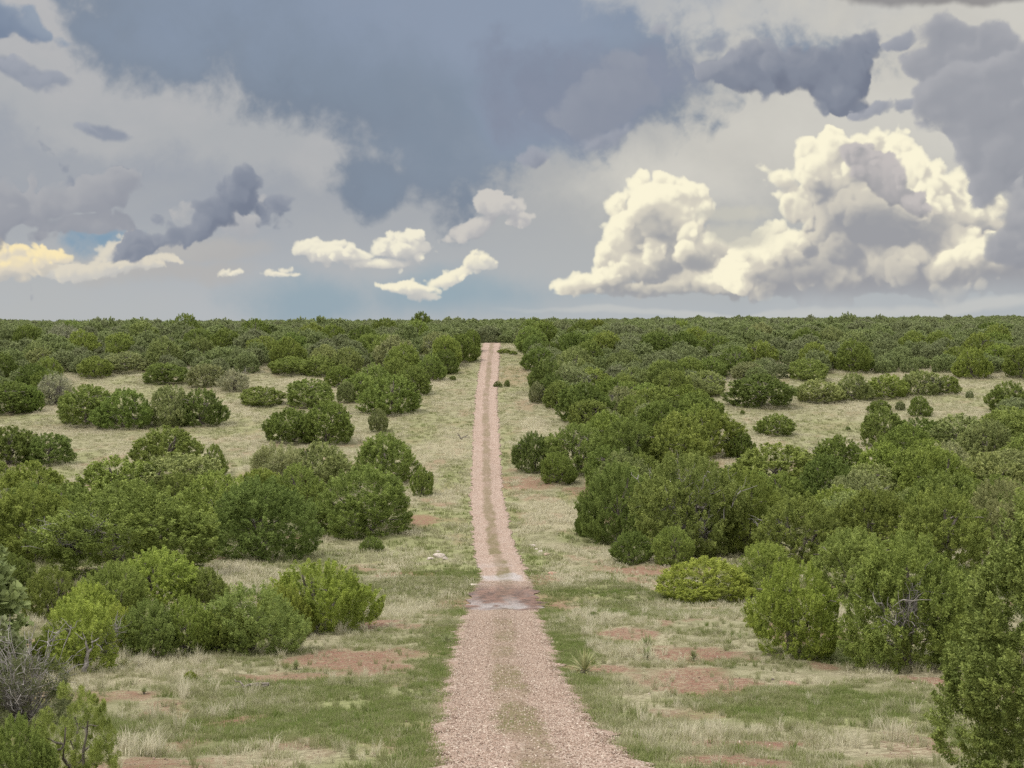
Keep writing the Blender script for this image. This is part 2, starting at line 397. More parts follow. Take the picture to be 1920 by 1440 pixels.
C = murk(C, [(1770, 110, 56, 44, -10), (1750, 80, 24, 22, 0), (1860, 92, 44, 26, 0), (1830, 190, 90, 60, 0), (1880, 270, 80, 56, 0), (1850, 320, 50, 24, -20), (1975, 230, 80, 110, 0), (1790, 255, 40, 14, 0)], 40, (176, 176, 180), (155, 157, 164), (140, 143, 152), vox=3)
C = murk(C, [(1915, 390, 18, 60, 0), (1895, 462, 46, 24, 20), (1950, 440, 54, 70, 0), (1862, 478, 20, 10, 0), (1920, 500, 30, 14, 0)], 41, (175, 175, 178), (154, 156, 163), (138, 141, 150))
# lens-shaped veil across the notch
C = layer(C, [(1370, 402, 62, 13, 0), (1380, 440, 60, 22, 0)], 1.5, .45, (208, 204, 190), (196, 194, 184), .8, fine=True)
C = layer(C, [(1600, 590, 560, 34, 0)], .8, .8, (186, 190, 192), (176, 182, 187), .85)
C = layer(C, [(1800, 588, 420, 10, 0), (1250, 580, 220, 6, 0)], 1.2, .6, (196, 198, 196), (206, 205, 200), .7)
# dark ragged cloud, upper right
C = layer(C, [(1860, 0, 300, 12, -2)], 2.0, .5, (120, 116, 118), (140, 138, 140), .8)


# wrap the simulated deck round the directions it covers
im = bpy.data.images.new('cloud_deck', NX, NY, alpha=True, float_buffer=True)
im.colorspace_settings.name = 'Linear Rec.709'
px_ = np.concatenate([C, np.ones_like(C[..., :1])], 2).astype(f32)
im.pixels.foreach_set(px_.ravel()); im.update()
W = bpy.data.worlds.new('World'); S.world = W; W.use_nodes = True
wt = W.node_tree; wt.nodes.clear()
sky = nd(wt, 'ShaderNodeTexSky', sky_type='NISHITA', sun_disc=False, sun_elevation=SUN_EL, sun_rotation=SUN_AZ, air_density=1.2, dust_density=2.0)
tc = nd(wt, 'ShaderNodeTexCoord').outputs['Generated']
xyz = nd(wt, 'ShaderNodeSeparateXYZ', {0: tc}).outputs
az = math_(wt, 'ARCTAN2', xyz[0], xyz[1]); el = math_(wt, 'ARCSINE', xyz[2])
def lin_(v, a, b): return math_(wt, 'MULTIPLY_ADD', v, 1 / (b - a), -a / (b - a))
tu = lin_(az, U0 / K, U1 / K); tv = lin_(el, V0_ / K, V1_ / K)
ti = nd(wt, 'ShaderNodeTexImage', {0: nd(wt, 'ShaderNodeCombineXYZ', {0: tu, 1: tv, 2: 0.0}).outputs[0]}, image=im, extension='MIRROR', interpolation='Cubic')
C = ti.outputs[0]
# outside the view: overcast overhead and behind the camera, brightened to light the land
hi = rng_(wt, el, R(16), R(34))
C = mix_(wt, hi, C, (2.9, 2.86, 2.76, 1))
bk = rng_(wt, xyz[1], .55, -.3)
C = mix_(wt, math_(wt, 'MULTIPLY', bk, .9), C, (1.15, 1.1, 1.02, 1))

b1 = nd(wt, 'ShaderNodeBackground', {0: sky.outputs[0], 1: .09})
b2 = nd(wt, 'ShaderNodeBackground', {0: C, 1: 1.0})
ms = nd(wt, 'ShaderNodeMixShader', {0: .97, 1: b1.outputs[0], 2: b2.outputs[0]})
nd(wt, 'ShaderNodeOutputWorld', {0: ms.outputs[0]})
W.cycles.sampling_method = 'NONE'

S.view_settings.view_transform = 'Standard'; S.view_settings.look = 'None'
S.view_settings.exposure = 0; S.view_settings.gamma = 1
cy = S.cycles
cy.max_bounces = 5; cy.diffuse_bounces = 4; cy.glossy_bounces = 1; cy.transmission_bounces = 3; cy.transparent_max_bounces = 4
cy.use_adaptive_sampling = True; cy.adaptive_threshold = .012
cy.use_denoising = False
# ------------------------------------------------------------------ land
def patch(px, py, rx, ry):
    """an ellipse of the photo as an ellipse on the land: centre x, y and radii"""
    x, y = hit(px, py); y0 = hit(px, py + ry)[1]; y1 = hit(px, py - ry)[1]
    return x, y, rx * y / F, max(.3, (y1 - y0) / 2)

SOIL = [patch(*p) for p in [(655, 1240, 120, 20), (1315, 1278, 95, 34), (1290, 1226, 110, 14), (440, 1352, 60, 10), (1420, 1395, 110, 8), (1380, 1432, 90, 14), (1205, 1070, 90, 9),
                            (760, 1078, 60, 6), (1010, 1090, 40, 12), (1180, 1190, 60, 12), (980, 905, 70, 14), (1130, 925, 60, 10), (780, 975, 40, 10), (720, 1255, 70, 10),
                            (960, 705, 40, 20), (985, 760, 20, 12), (1750, 1280, 60, 6), (1110, 1255, 90, 8), (700, 1170, 60, 8), (860, 660, 20, 12), (870, 775, 12, 6)]]
GREEN = [patch(*p) for p in [(830, 1080, 90, 26), (620, 1078, 70, 12), (1130, 1105, 90, 16), (1010, 1045, 50, 18), (560, 1330, 220, 60), (700, 1370, 120, 40), (1500, 1320, 260, 34), (1110, 1330, 60, 40), (1060, 1220, 40, 60),
                             (760, 810, 60, 26), (800, 1290, 40, 60), (1830, 1390, 60, 40), (700, 1110, 200, 18), (1250, 1150, 140, 10), (1700, 1230, 200, 16), (870, 700, 24, 10), (845, 890, 30, 30), (950, 830, 14, 40), (1700, 745, 160, 10), (1550, 800, 100, 16), (60, 790, 120, 12), (450, 800, 60, 20)]]
DRY = [patch(*p) for p in [(720, 1045, 90, 14), (1040, 960, 60, 30), (1300, 1150, 110, 16), (1700, 1265, 130, 16), (1270, 1395, 70, 40), (260, 1250, 130, 16), (640, 1160, 90, 18), (430, 1070, 60, 18), (260, 1400, 80, 40), (740, 1150, 60, 20),
                           (1160, 1225, 60, 14), (800, 720, 40, 16), (850, 850, 24, 20), (1000, 800, 30, 16), (560, 1420, 200, 16), (1650, 1400, 130, 20), (1490, 1150, 60, 14)]]
def pmask(L, x, y):
    m = np.zeros(np.shape(x)); wx = x + (fbm(x * .9, y * .9, 71, 3) - .5) * 1.6; wy = y + (fbm(x * .9, y * .9, 81, 3) - .5) * 2.0
    for cx, cy, rx, ry in L:
        d = ((wx - cx) / rx) ** 2 + ((wy - cy) / ry) ** 2
        m = np.maximum(m, 1 - sstep(.45, 1.5, d))
    return m

def cover(x, y):
    """bare soil, green turf and straw shares of the land cover"""
    n = fbm(x * .16, y * .10, 21, 4); n2 = fbm(x * .55, y * .38, 31, 4); n3 = fbm(x * .3, y * .2, 41, 4)
    off = np.abs(x - road_x(y)) - road_w(y)
    base_ = pmask(SOIL, x, y); so = sstep(.57, .68, n2) * .8
    base_ = np.maximum(base_, np.exp(-((y - 67) / 4.5) ** 2) * (1 - sstep(.6, 2.6, off)) * .95)
    gr = np.maximum(pmask(GREEN, x, y), sstep(.52, .66, n) * .8)
    gr = np.maximum(gr, (1 - sstep(.3, 1.5, off)) * sstep(.25, .5, n2) * .9 * (1 - sstep(100, 160, y) * .6))
    dr = np.maximum(pmask(DRY, x, y), sstep(.5, .62, n3) * .8)
    far = sstep(110, 170, y)
    gr = gr * (1 - .5 * far)
    so = np.maximum(so * (1 - gr * .6) * (1 - dr * .4) * (1 - .6 * far), base_ * (1 - .5 * far))
    return so, gr, dr

yr = [-60.0]
while yr[-1] < 9000: yr.append(yr[-1] + (0.3 if 12 < yr[-1] < 75 else max(.35, abs(yr[-1]) * .006 if yr[-1] < 400 else yr[-1] * .012)))
yr = np.array(yr)
s = np.linspace(-1, 1, 361); s = np.sign(s) * (np.abs(s) * .45 + np.abs(s) ** 2.6 * .55)
YY, SS = np.meshgrid(yr, s, indexing='ij')
XX = SS * (26 + .62 * np.clip(YY, 0, None)) + road_x(YY)
ZZ = ground(XX, YY)
nv, nu = XX.shape
idx = np.arange(nv * nu).reshape(nv, nu)
q = np.stack([idx[:-1, :-1], idx[:-1, 1:], idx[1:, 1:], idx[1:, :-1]], -1).reshape(-1, 4)
so_, gr_, dr_ = cover(XX, YY)

gm, nt = mat('land_cover')
P = nd(nt, 'ShaderNodeTexCoord').outputs['Object']
def at(n): return nd(nt, 'ShaderNodeAttribute', attribute_name=n).outputs['Fac']
def nz(sc, det=5, ro=.6, ds=0.0): return nd(nt, 'ShaderNodeTexNoise', {'Vector': P, 'Scale': sc, 'Detail': det, 'Roughness': ro, 'Distortion': ds}).outputs[0]
na, nb_, nc = nz(1.3), nz(6, 6, .7), nz(30, 4, .7)
straw = mix_(nt, rng_(nt, nb_, .35, .65), (.17, .15, .095), (.36, .33, .225))
grass = mix_(nt, rng_(nt, nb_, .3, .7), (.14, .155, .062), (.25, .26, .125))
mixd = mix_(nt, rng_(nt, na, .35, .65), (.16, .155, .085), (.26, .245, .155))
soil = mix_(nt, rng_(nt, nc, .3, .7), (.135, .07, .05), (.26, .145, .108))
c = mix_(nt, at('dry'), mixd, straw)
c = mix_(nt, math_(nt, 'MULTIPLY', at('green'), rng_(nt, nb_, .25, .6, .55, 1)), c, grass)
c = mix_(nt, math_(nt, 'MULTIPLY', at('soil'), rng_(nt, nb_, .62, .42, .35, 1)), c, soil)
c = mix_(nt, rng_(nt, nc, .62, .72, 0, .5), c, (.10, .08, .045))
bp = nd(nt, 'ShaderNodeBump', {'Strength': .7, 'Distance': .12, 'Height': math_(nt, 'ADD', nb_, math_(nt, 'MULTIPLY', nc, .4))})
out(nt, nd(nt, 'ShaderNodeBsdfPrincipled', {'Base Color': c, 'Roughness': .95, 'Specular IOR Level': .1, 'Normal': bp.outputs[0]}).outputs[0])
me = mesh_np('ground', np.stack([XX, YY, ZZ], -1).reshape(-1, 3), q, gm, smooth=True,
             point_attr={'soil': so_.ravel(), 'green': gr_.ravel(), 'dry': dr_.ravel()})
put('ground', me, kind='structure')

# ------------------------------------------------------------------ two-track gravel road
ry = np.concatenate([np.arange(5, 60, .12), np.arange(60, 130, .2), np.arange(130, 300, .4)])
t = np.linspace(-1, 1, 33)
ed = 1 + (vnoise(ry * 1.6, ry * 0 + 3, 5) - .5) * .26 + (vnoise(ry * 5.3, ry * 0, 6) - .5) * .16
ed2 = 1 + (vnoise(ry * 1.6, ry * 0 + 9, 7) - .5) * .26 + (vnoise(ry * 5.3, ry * 0, 8) - .5) * .16
wl = np.where(t[None] < 0, ed[:, None], ed2[:, None]) * road_w(ry)[:, None]
RX_ = road_x(ry)[:, None] + t[None] * wl
RYY = np.repeat(ry[:, None], 33, 1)
lat = np.abs(RX_ - road_x(RYY))
rut = .05 * np.exp(-((lat - .85) / .33) ** 2)
lift = .012 + .055 * (1 - sstep(.8, 1.0, np.abs(t)))[None] + ry[:, None] * .0003
RZ = ground(RX_, RYY) + lift - rut + (.03 + .12 * np.exp(-((RYY - 67.5) / 6.2) ** 6)) * (fbm(RX_ * 2, RYY * 2, 55, 3) - .5)
idx = np.arange(RX_.size).reshape(RX_.shape)
q = np.stack([idx[:-1, :-1], idx[:-1, 1:], idx[1:, 1:], idx[1:, :-1]], -1).reshape(-1, 4)
mid_ = (1 - sstep(.22, .52, lat + (fbm(RX_ * 1.5, RYY * .8, 61, 3) - .5) * .5))
grow = np.interp(ry, [5, 30, 38, 46, 60, 66, 74, 78, 92, 100, 125, 150, 300], [.5, .65, .65, .5, .3, 0, .1, 1, 1, .5, .3, .35, .35])[:, None]
turf = np.clip(mid_ * grow * (.35 + 1.3 * sstep(.35, .6, fbm(RX_ * .9, RYY * .35, 63, 3))), 0, 1)
wet = np.exp(-((RYY - 67.5) / 6.2) ** 6); grey = np.exp(-((RYY - 77.5) / 4.5) ** 2) * sstep(.35, .6, fbm(RX_ * .8, RYY * .3, 66, 3)) * .9; pale = np.exp(-((RYY - 65.5) / 3.4) ** 2) * sstep(.46, .62, fbm(RX_ * .9 + 3, RYY * .35, 67, 4))
rm, nt = mat('road_gravel')
P = nd(nt, 'ShaderNodeTexCoord').outputs['Object']
vo = nd(nt, 'ShaderNodeTexVoronoi', {'Vector': P, 'Scale': 24.0, 'Randomness': 1.0})
v2 = nd(nt, 'ShaderNodeTexVoronoi', {'Vector': P, 'Scale': 9.0, 'Randomness': 1.0})
hs = nd(nt, 'ShaderNodeSeparateColor', {0: vo.outputs['Color']}).outputs
h2 = nd(nt, 'ShaderNodeSeparateColor', {0: v2.outputs['Color']}).outputs
cr = nd(nt, 'ShaderNodeValToRGB', {0: hs[0]}).outputs[0]
r_ = cr.node.color_ramp; r_.elements[0].position = 0; r_.elements[0].color = (.09, .06, .045, 1); r_.elements[1].position = 1; r_.elements[1].color = (.47, .42, .37, 1)
for p_, c_ in ((.3, (.26, .18, .145, 1)), (.65, (.345, .262, .215, 1)), (.85, (.40, .325, .275, 1))):
    e = r_.elements.new(p_); e.color = c_
c = mix_(nt, rng_(nt, h2[1], .55, .9, 0, .45), cr, (.37, .28, .24))
c = mix_(nt, rng_(nt, nz(.7, 5, .65), .4, .7, 0, .45), c, mix_(nt, 1.0, c, (.80, .72, .66), 'MULTIPLY'))
c = mix_(nt, math_(nt, 'MULTIPLY', at('crown'), rng_(nt, nz(3.5), .3, .6)), c, (.165, .12, .085))
c = mix_(nt, math_(nt, 'MULTIPLY', at('grey'), .75), c, mix_(nt, hs[1], (.25, .24, .25), (.47, .46, .47)))
c = mix_(nt, math_(nt, 'MULTIPLY', at('wet'), .95), c, mix_(nt, rng_(nt, nz(1.6, 6, .7), .35, .65), (.075, .055, .05), (.20, .122, .098)))
c = mix_(nt, math_(nt, 'MULTIPLY', at('pale'), .8), c, mix_(nt, hs[1], (.20, .18, .18), (.40, .38, .38)))
c = mix_(nt, math_(nt, 'MULTIPLY', at('turf'), rng_(nt, nz(7), .28, .5)), c, mix_(nt, nz(16), (.085, .075, .034), (.215, .175, .10)))
bp = nd(nt, 'ShaderNodeBump', {'Strength': .8, 'Distance': .04, 'Height': math_(nt, 'SUBTRACT', 1.0, vo.outputs['Distance'])})
out(nt, nd(nt, 'ShaderNodeBsdfPrincipled', {'Base Color': c, 'Roughness': .92, 'Specular IOR Level': .15, 'Normal': bp.outputs[0]}).outputs[0])
me = mesh_np('road', np.stack([RX_, RYY, RZ], -1).reshape(-1, 3), q, rm, smooth=True, point_attr={'wet': wet.ravel(), 'grey': np.clip(grey, 0, 1).ravel(), 'turf': turf.ravel(), 'pale': pale.ravel(), 'crown': (mid_ * .6 + .35 * sstep(1.2, 1.55, lat)).ravel()})
put('road', me, kind='structure')

# ------------------------------------------------------------------ scattered ground cover (uncountable: stuff)
LIB = {}
def instancer(name, protos, pts, scl, rotz, tint, label=None):
    """one object: a point cloud of positions with library meshes instanced on it"""
    lib = bpy.data.collections.new(name + '_library')
    for k, m in enumerate(protos):
        o = bpy.data.objects.new('%s_sprig_%d' % (name, k), m); lib.objects.link(o)
    me = bpy.data.meshes.new(name); me.vertices.add(len(pts)); me.vertices.foreach_set('co', np.ascontiguousarray(pts, np.float32).ravel())
    n = len(pts)
    a = me.attributes.new('scl', 'FLOAT_VECTOR', 'POINT'); a.data.foreach_set('vector', np.ascontiguousarray(scl, np.float32).ravel())
    a = me.attributes.new('rot', 'FLOAT_VECTOR', 'POINT'); a.data.foreach_set('vector', np.ascontiguousarray(rotz, np.float32).ravel())
    a = me.attributes.new('tone', 'FLOAT', 'POINT'); a.data.foreach_set('value', np.ascontiguousarray(tint, np.float32))
    a = me.attributes.new('pick', 'INT', 'POINT'); a.data.foreach_set('value', rng.integers(0, len(protos), n).astype(np.int32))
    me.update()
    o = put(name, me, kind='stuff', label=label)
    ng = bpy.data.node_groups.new(name + '_scatter', 'GeometryNodeTree')
    ng.interface.new_socket('Geometry', in_out='INPUT', socket_type='NodeSocketGeometry')
    ng.interface.new_socket('Geometry', in_out='OUTPUT', socket_type='NodeSocketGeometry')
    gi = ng.nodes.new('NodeGroupInput'); go = ng.nodes.new('NodeGroupOutput')
    ci = ng.nodes.new('GeometryNodeCollectionInfo'); ci.inputs[0].default_value = lib; ci.inputs[1].default_value = True; ci.inputs[2].default_value = True
    def na_(nm, ty):
        q_ = ng.nodes.new('GeometryNodeInputNamedAttribute'); q_.data_type = ty; q_.inputs[0].default_value = nm; return q_.outputs[0]
    ip = ng.nodes.new('GeometryNodeInstanceOnPoints'); ip.inputs['Pick Instance'].default_value = True
    L = ng.links.new
    L(gi.outputs[0], ip.inputs['Points']); L(ci.outputs[0], ip.inputs['Instance']); L(na_('pick', 'INT'), ip.inputs['Instance Index'])
    e2 = ng.nodes.new('FunctionNodeEulerToRotation'); L(na_('rot', 'FLOAT_VECTOR'), e2.inputs[0])
    L(e2.outputs[0], ip.inputs['Rotation']); L(na_('scl', 'FLOAT_VECTOR'), ip.inputs['Scale']); L(ip.outputs[0], go.inputs[0])
    md = o.modifiers.new('scatter', 'NODES'); md.node_group = ng
    return o

def tone_nodes(nt):
    return nd(nt, 'ShaderNodeAttribute', attribute_name='tone', attribute_type='INSTANCER').outputs['Fac']

def leafy(nt, c, tr=.3, rough=.7):
    d = nd(nt, 'ShaderNodeBsdfPrincipled', {'Base Color': c, 'Roughness': rough, 'Specular IOR Level': .12})
    t_ = nd(nt, 'ShaderNodeBsdfTranslucent', {0: c})
    out(nt, nd(nt, 'ShaderNodeMixShader', {0: tr, 1: d.outputs[0], 2: t_.outputs[0]}).outputs[0])

gmat, nt = mat('grass_blades')
tn = tone_nodes(nt); bt = nd(nt, 'ShaderNodeAttribute', attribute_name='tint').outputs['Fac']
cr = nd(nt, 'ShaderNodeValToRGB', {0: tn}); r_ = cr.color_ramp
r_.elements[0].color = (.145, .215, .052, 1); r_.elements[1].color = (.62, .59, .47, 1)
for p_, c_ in ((.3, (.205, .245, .088, 1)), (.55, (.32, .325, .185, 1)), (.8, (.49, .475, .345, 1))):
    e = r_.elements.new(p_); e.color = c_
c = mix_(nt, 1.0, cr.outputs[0], mix_(nt, bt, (.72, .7, .66), (1.1, 1.1, 1.06)), 'MULTIPLY')
leafy(nt, c, .4, .8)

def tuft(name, blades, h, spread, lean, w, seed, m, droop=.5):
    r = np.random.default_rng(seed); V, Fc, T = [], [], []
    for b in range(blades):
        a = r.uniform(0, 6.283); rad = spread * math.sqrt(r.random()); hh = h * r.uniform(.45, 1.0)
        p = np.array([math.cos(a) * rad, math.sin(a) * rad, -.01]); a2 = a + r.normal() * .7
        out_ = np.array([math.cos(a2), math.sin(a2), 0]); ln = lean * r.uniform(.2, 1.2) * hh
        th = r.uniform(0, 6.283); sd_ = np.array([math.cos(th), math.sin(th), 0]) * w * .5
        n = len(V) * 1
        k = sum(len(x) for x in V)
        p1 = p + out_ * ln * .35 + [0, 0, hh * .6]; p2 = p + out_ * ln + [0, 0, hh * (1 - droop * r.random() * .4)]
        V.append([p - sd_, p + sd_, p1 + sd_ * .8, p1 - sd_ * .8, p2 + sd_ * .15, p2 - sd_ * .15])
        Fc += [[k, k + 1, k + 2, k + 3], [k + 3, k + 2, k + 4, k + 5]]; t_ = r.random(); T += [t_, t_]
    return mesh_np(name, np.concatenate(V), np.array(Fc), m, face_attr={'tint': T})

tall = [tuft('grass_tall', 34, .5, .10, .45, .012, k, gmat) for k in range(4)]
short = [tuft('grass_short', 40, .15, .22, .6, .012, 20 + k, gmat) for k in range(4)]
fart = [tuft('grass_far', 26, .30, .30, .5, .035, 40 + k, gmat) for k in range(3)]

def scatter(n, y0, y1):
    u = rng.random(n); y = np.sqrt(y0 * y0 + u * (y1 * y1 - y0 * y0)); x = (rng.random(n) * 2 - 1) * (.58 * y + 4.0)
    return x, y
# ------------------------------------------------------------------ juniper building blocks
def leaf_mat(name, dark, light, inst=False, tr=.24):
    m, nt = mat(name)
    bt = nd(nt, 'ShaderNodeAttribute', attribute_name='tint').outputs['Fac']
    c = mix_(nt, bt, dark, light)
    if inst:
        tn = tone_nodes(nt)
        c = mix_(nt, tn, mix_(nt, 1.0, c, (.95, .98, 1.0), 'MULTIPLY'), mix_(nt, .65, c, (.22, .225, .16)))
    else:
        oc = nd(nt, 'ShaderNodeObjectInfo').outputs['Color']
        c = mix_(nt, 1.0, c, oc, 'MULTIPLY')
    leafy(nt, c, tr, .75)
    return m
LEAF = leaf_mat('juniper_scales', (.125, .168, .044), (.33, .395, .108))
LEAF_FAR = leaf_mat('juniper_scales_far', (.14, .176, .07), (.36, .41, .165), True, .38)
bark, nt = mat('grey_bark')
P = nd(nt, 'ShaderNodeTexCoord').outputs['Object']
n_ = nd(nt, 'ShaderNodeTexNoise', {'Vector': nd(nt, 'ShaderNodeMapping', {0: P, 3: (14, 14, 2.5)}).outputs[0], 'Scale': 2.0, 'Detail': 6.0}).outputs[0]
out(nt, nd(nt, 'ShaderNodeBsdfPrincipled', {'Base Color': mix_(nt, rng_(nt, n_, .3, .7), (.075, .062, .05), (.22, .195, .17)), 'Roughness': .9}).outputs[0])
dead, nt = mat('dead_wood')
P = nd(nt, 'ShaderNodeTexCoord').outputs['Object']
n_ = nd(nt, 'ShaderNodeTexNoise', {'Vector': P, 'Scale': 9.0, 'Detail': 5.0}).outputs[0]
out(nt, nd(nt, 'ShaderNodeBsdfPrincipled', {'Base Color': mix_(nt, rng_(nt, n_, .3, .7), (.13, .12, .115), (.33, .31, .295)), 'Roughness': .9}).outputs[0])

def tubes(name, paths, m, sides=6):
    """paths: list of (points (n,3), radii (n,))"""
    V, Fc, n = [], [], 0
    an = np.arange(sides) / sides * 6.2832
    for pts, rad in paths:
        pts = np.asarray(pts, float)
        d = np.gradient(pts, axis=0); d /= np.linalg.norm(d, axis=1)[:, None] + 1e-9
        up = np.where(np.abs(d[:, 2:3]) > .9, [[1., 0, 0]], [[0, 0, 1.]])
        a = np.cross(d, up); a /= np.linalg.norm(a, axis=1)[:, None]; b = np.cross(d, a)
        ring = pts[:, None] + (np.cos(an)[None, :, None] * a[:, None] + np.sin(an)[None, :, None] * b[:, None]) * np.asarray(rad)[:, None, None]
        V.append(ring.reshape(-1, 3)); k = len(pts)
        for i in range(k - 1):
            for j in range(sides):
                j2 = (j + 1) % sides
                Fc.append([n + i * sides + j, n + i * sides + j2, n + (i + 1) * sides + j2, n + (i + 1) * sides + j])
        n += k * sides
    return mesh_np(name, np.concatenate(V), np.array(Fc), m, smooth=True)

def wiggle(p0, p1, n, amp, r):
    t = np.linspace(0, 1, n)[:, None]; p = np.asarray(p0) * (1 - t) + np.asarray(p1) * t
    w = r.normal(size=(n, 3)) * amp; w[0] = 0
    return p + w * (t * (1 - t) * 3 + .15 * t)

def crown(name, seed, leaves, ll, lw, height=1.5, tufts=300, tl=.26, tw=.11, up=.55, lobes=9, cone=0.0, m=None, gap=0.0, ragged=.5, lift=0.0, core=.80, lobe=1.0, lz=None):
    """a crown of radius 1 standing on z = 0: leaf clusters heaped on several lobes"""
    r = np.random.default_rng(seed)
    L = [(np.array([0, 0, height * .30]), np.array([core, core, height * .86 * core]))]
    for k in range(lobes):
        a = 6.283 * (k / lobes) + r.normal() * .45; e = r.uniform(-.1, 1.15)
        d = np.array([math.cos(a) * math.cos(e), math.sin(a) * math.cos(e), math.sin(e)])
        rr = r.uniform(.26, .46) * lobe
        c = np.array([0, 0, height * .25]) + d * np.array([.72, .72, height * .47]) * r.uniform(.78, 1.05)
        L.append((c, np.array([rr, rr, rr * (height * .62 if lz is None else lz)])))
    wts = np.array([(R_[0] * R_[2]) for c, R_ in L]); wts[0] *= .8; wts /= wts.sum()
    TP, TD, n = [], [], 0
    while len(TP) < tufts and n < tufts * 40:
        n += 1
        k = r.choice(len(L), p=wts); c, R_ = L[k]
        d = r.normal(size=3); d[2] = d[2] * .9 + .12; d /= np.linalg.norm(d)
        p = c + d * R_ * r.uniform(.88, 1.02)
        if cone: 
            lim = (1 - (p[2] / height)) * cone + (1 - cone) + .12
            q_ = np.hypot(p[0], p[1])
            if q_ > lim: p[:2] *= lim / q_
        if p[2] < .02 + lift: continue
        if any(j != k and (((p - c2) / R2) ** 2).sum() < .62 for j, (c2, R2) in enumerate(L)): continue
        if gap and vnoise(np.array([p[0] * 2.2 + p[2]]), np.array([p[1] * 2.2 + p[2] * 1.7]), seed)[0] < gap: continue
        nn = d * (1 - up) + np.array([0, 0, 1.0]) * up + r.normal(size=3) * .2; nn /= np.linalg.norm(nn)
        if r.random() < .14: p = p * r.uniform(.5, .85)
        TP.append(p); TD.append(nn)
    TP, TD = np.array(TP), np.array(TD); nt_ = len(TP)
    per = leaves // nt_
    ti = np.repeat(np.arange(nt_), per); N = len(ti)
    tsz = r.uniform(.55, 1.35, nt_) ** 1.0; tt = r.random(nt_)
    t = r.random(N) ** .8
    base = TP[ti] - TD[ti] * (tl * .62 * tsz[ti])[:, None]
    jit = r.normal(size=(N, 3)); jit -= (jit * TD[ti]).sum(1)[:, None] * TD[ti]
    jit /= np.linalg.norm(jit, axis=1)[:, None] + 1e-9
    rad = tw * tsz[ti] * np.sqrt(r.random(N)) * (1.15 - t * .85)
    pos = base + TD[ti] * (t * tl * tsz[ti] * 1.15)[:, None] + jit * rad[:, None]
    pos[:, 2] = np.maximum(pos[:, 2], .015)
    ax = TD[ti] * .75 + jit * .75 + r.normal(size=(N, 3)) * ragged; ax /= np.linalg.norm(ax, axis=1)[:, None]
    fn = TD[ti] * .7 + jit * .55 + r.normal(size=(N, 3)) * .45
    sd_ = np.cross(ax, fn); sd_ /= np.linalg.norm(sd_, axis=1)[:, None] + 1e-9
    ln = ll * r.uniform(.6, 1.3, N); wd = lw * r.uniform(.6, 1.3, N)
    a = pos - ax * (ln * .5)[:, None]; b = pos + ax * (ln * .5)[:, None]; s1 = sd_ * (wd * .5)[:, None]
    V = np.stack([a, pos + s1, b, pos - s1], 1).reshape(-1, 3)
    Fc = np.arange(N * 4).reshape(N, 4)
    tint = np.clip(tt[ti] * .55 + r.random(N) * .45, 0, 1)
    return mesh_np(name, V, Fc, m or LEAF, face_attr={'tint': tint})

def trunk_mesh(seed, height=1.5, stems=4):
    r = np.random.default_rng(seed); P_ = []
    for k in range(stems):
        a = r.uniform(0, 6.283); e = np.array([math.cos(a) * r.uniform(.15, .5), math.sin(a) * r.uniform(.15, .5), height * r.uniform(.5, .8)])
        b = np.array([math.cos(a) * .04, math.sin(a) * .04, -.06])
        p = wiggle(b, e, 7, .06, r); P_.append((p, np.linspace(.055, .016, 7)))
        for j in range(3):
            i = r.integers(2, 6); q_ = p[i]; d = r.normal(size=3); d[2] = abs(d[2]) * .4; d /= np.linalg.norm(d)
            P_.append((wiggle(q_, q_ + d * r.uniform(.3, .55), 5, .04, r), np.linspace(.022, .006, 5)))
    return tubes('trunk', P_, bark)

def dead_mesh(seed, spread=.9, n=30, height=1.3, base=(0, 0, 0), rad=.011):
    """bare silvery branches"""
    r = np.random.default_rng(seed); P_ = []
    for k in range(n):
        a = r.uniform(0, 6.283); d = np.array([math.cos(a) * spread * r.uniform(.3, 1), math.sin(a) * spread * r.uniform(.3, 1), height * r.uniform(.45, 1)])
        p = wiggle(np.asarray(base, float), np.asarray(base) + d, 7, .07, r); P_.append((p, np.linspace(rad, rad * .27, 7)))
        for j in range(7):
            i = r.integers(2, 7); e = d / np.linalg.norm(d) * .5 + r.normal(size=3) * .5; e /= np.linalg.norm(e)
            P_.append((wiggle(p[i], p[i] + e * r.uniform(.15, .4), 4, .03, r), np.linspace(rad * .55, rad * .23, 4)))
    return tubes('dead_branch', P_, dead, 5)

NEAR = [crown('crown', 100 + k, 110000, .036, .0125, 1.5, 820, .185, .066, .5, 13, core=.78, lobe=.85) for k in range(4)]
PLUME = [crown('crown', 120 + k, 95000, .046, .0115, 1.4, 620, .27, .060, .68, 10, ragged=.35, core=.78) for k in range(2)]
MID = [crown('crown', 140 + k, 36000, .058, .0235, 1.45, 560, .175, .074, .5, 11, core=.78, lobe=.9) for k in range(6)]
FARC = [crown('crown', 160 + k, 6500, .115, .058, 1.4, 260, .2, .10, .5, 9, m=LEAF_FAR) for k in range(5)]
TALL = crown('crown', 180, 250000, .036, .0125, 3.6, 1900, .165, .062, .5, 60, cone=.42, core=.70, lobe=.75, lz=1.25)
SPARSE = [crown('crown', 190 + k, 62000, .044, .0115, 1.4, 620, .22, .08, .5, 9, gap=.28) for k in range(2)]
GREYC = [crown('crown', 200 + k, 9000, .10, .03, 1.35, 260, .3, .13, .45, 9) for k in range(2)]
PINYON = crown('crown', 210, 40000, .070, .0085, 1.7, 230, .16, .10, .55, 9, cone=.7, gap=.25, ragged=1.0)
TRUNKS = [trunk_mesh(220 + k) for k in range(3)]
TRUNK_TALL = trunk_mesh(230, 3.0, 3)
DEADS = [dead_mesh(240 + k) for k in range(3)]
DEADBIG = dead_mesh(260, 1.1, 60, 1.8, rad=.016)
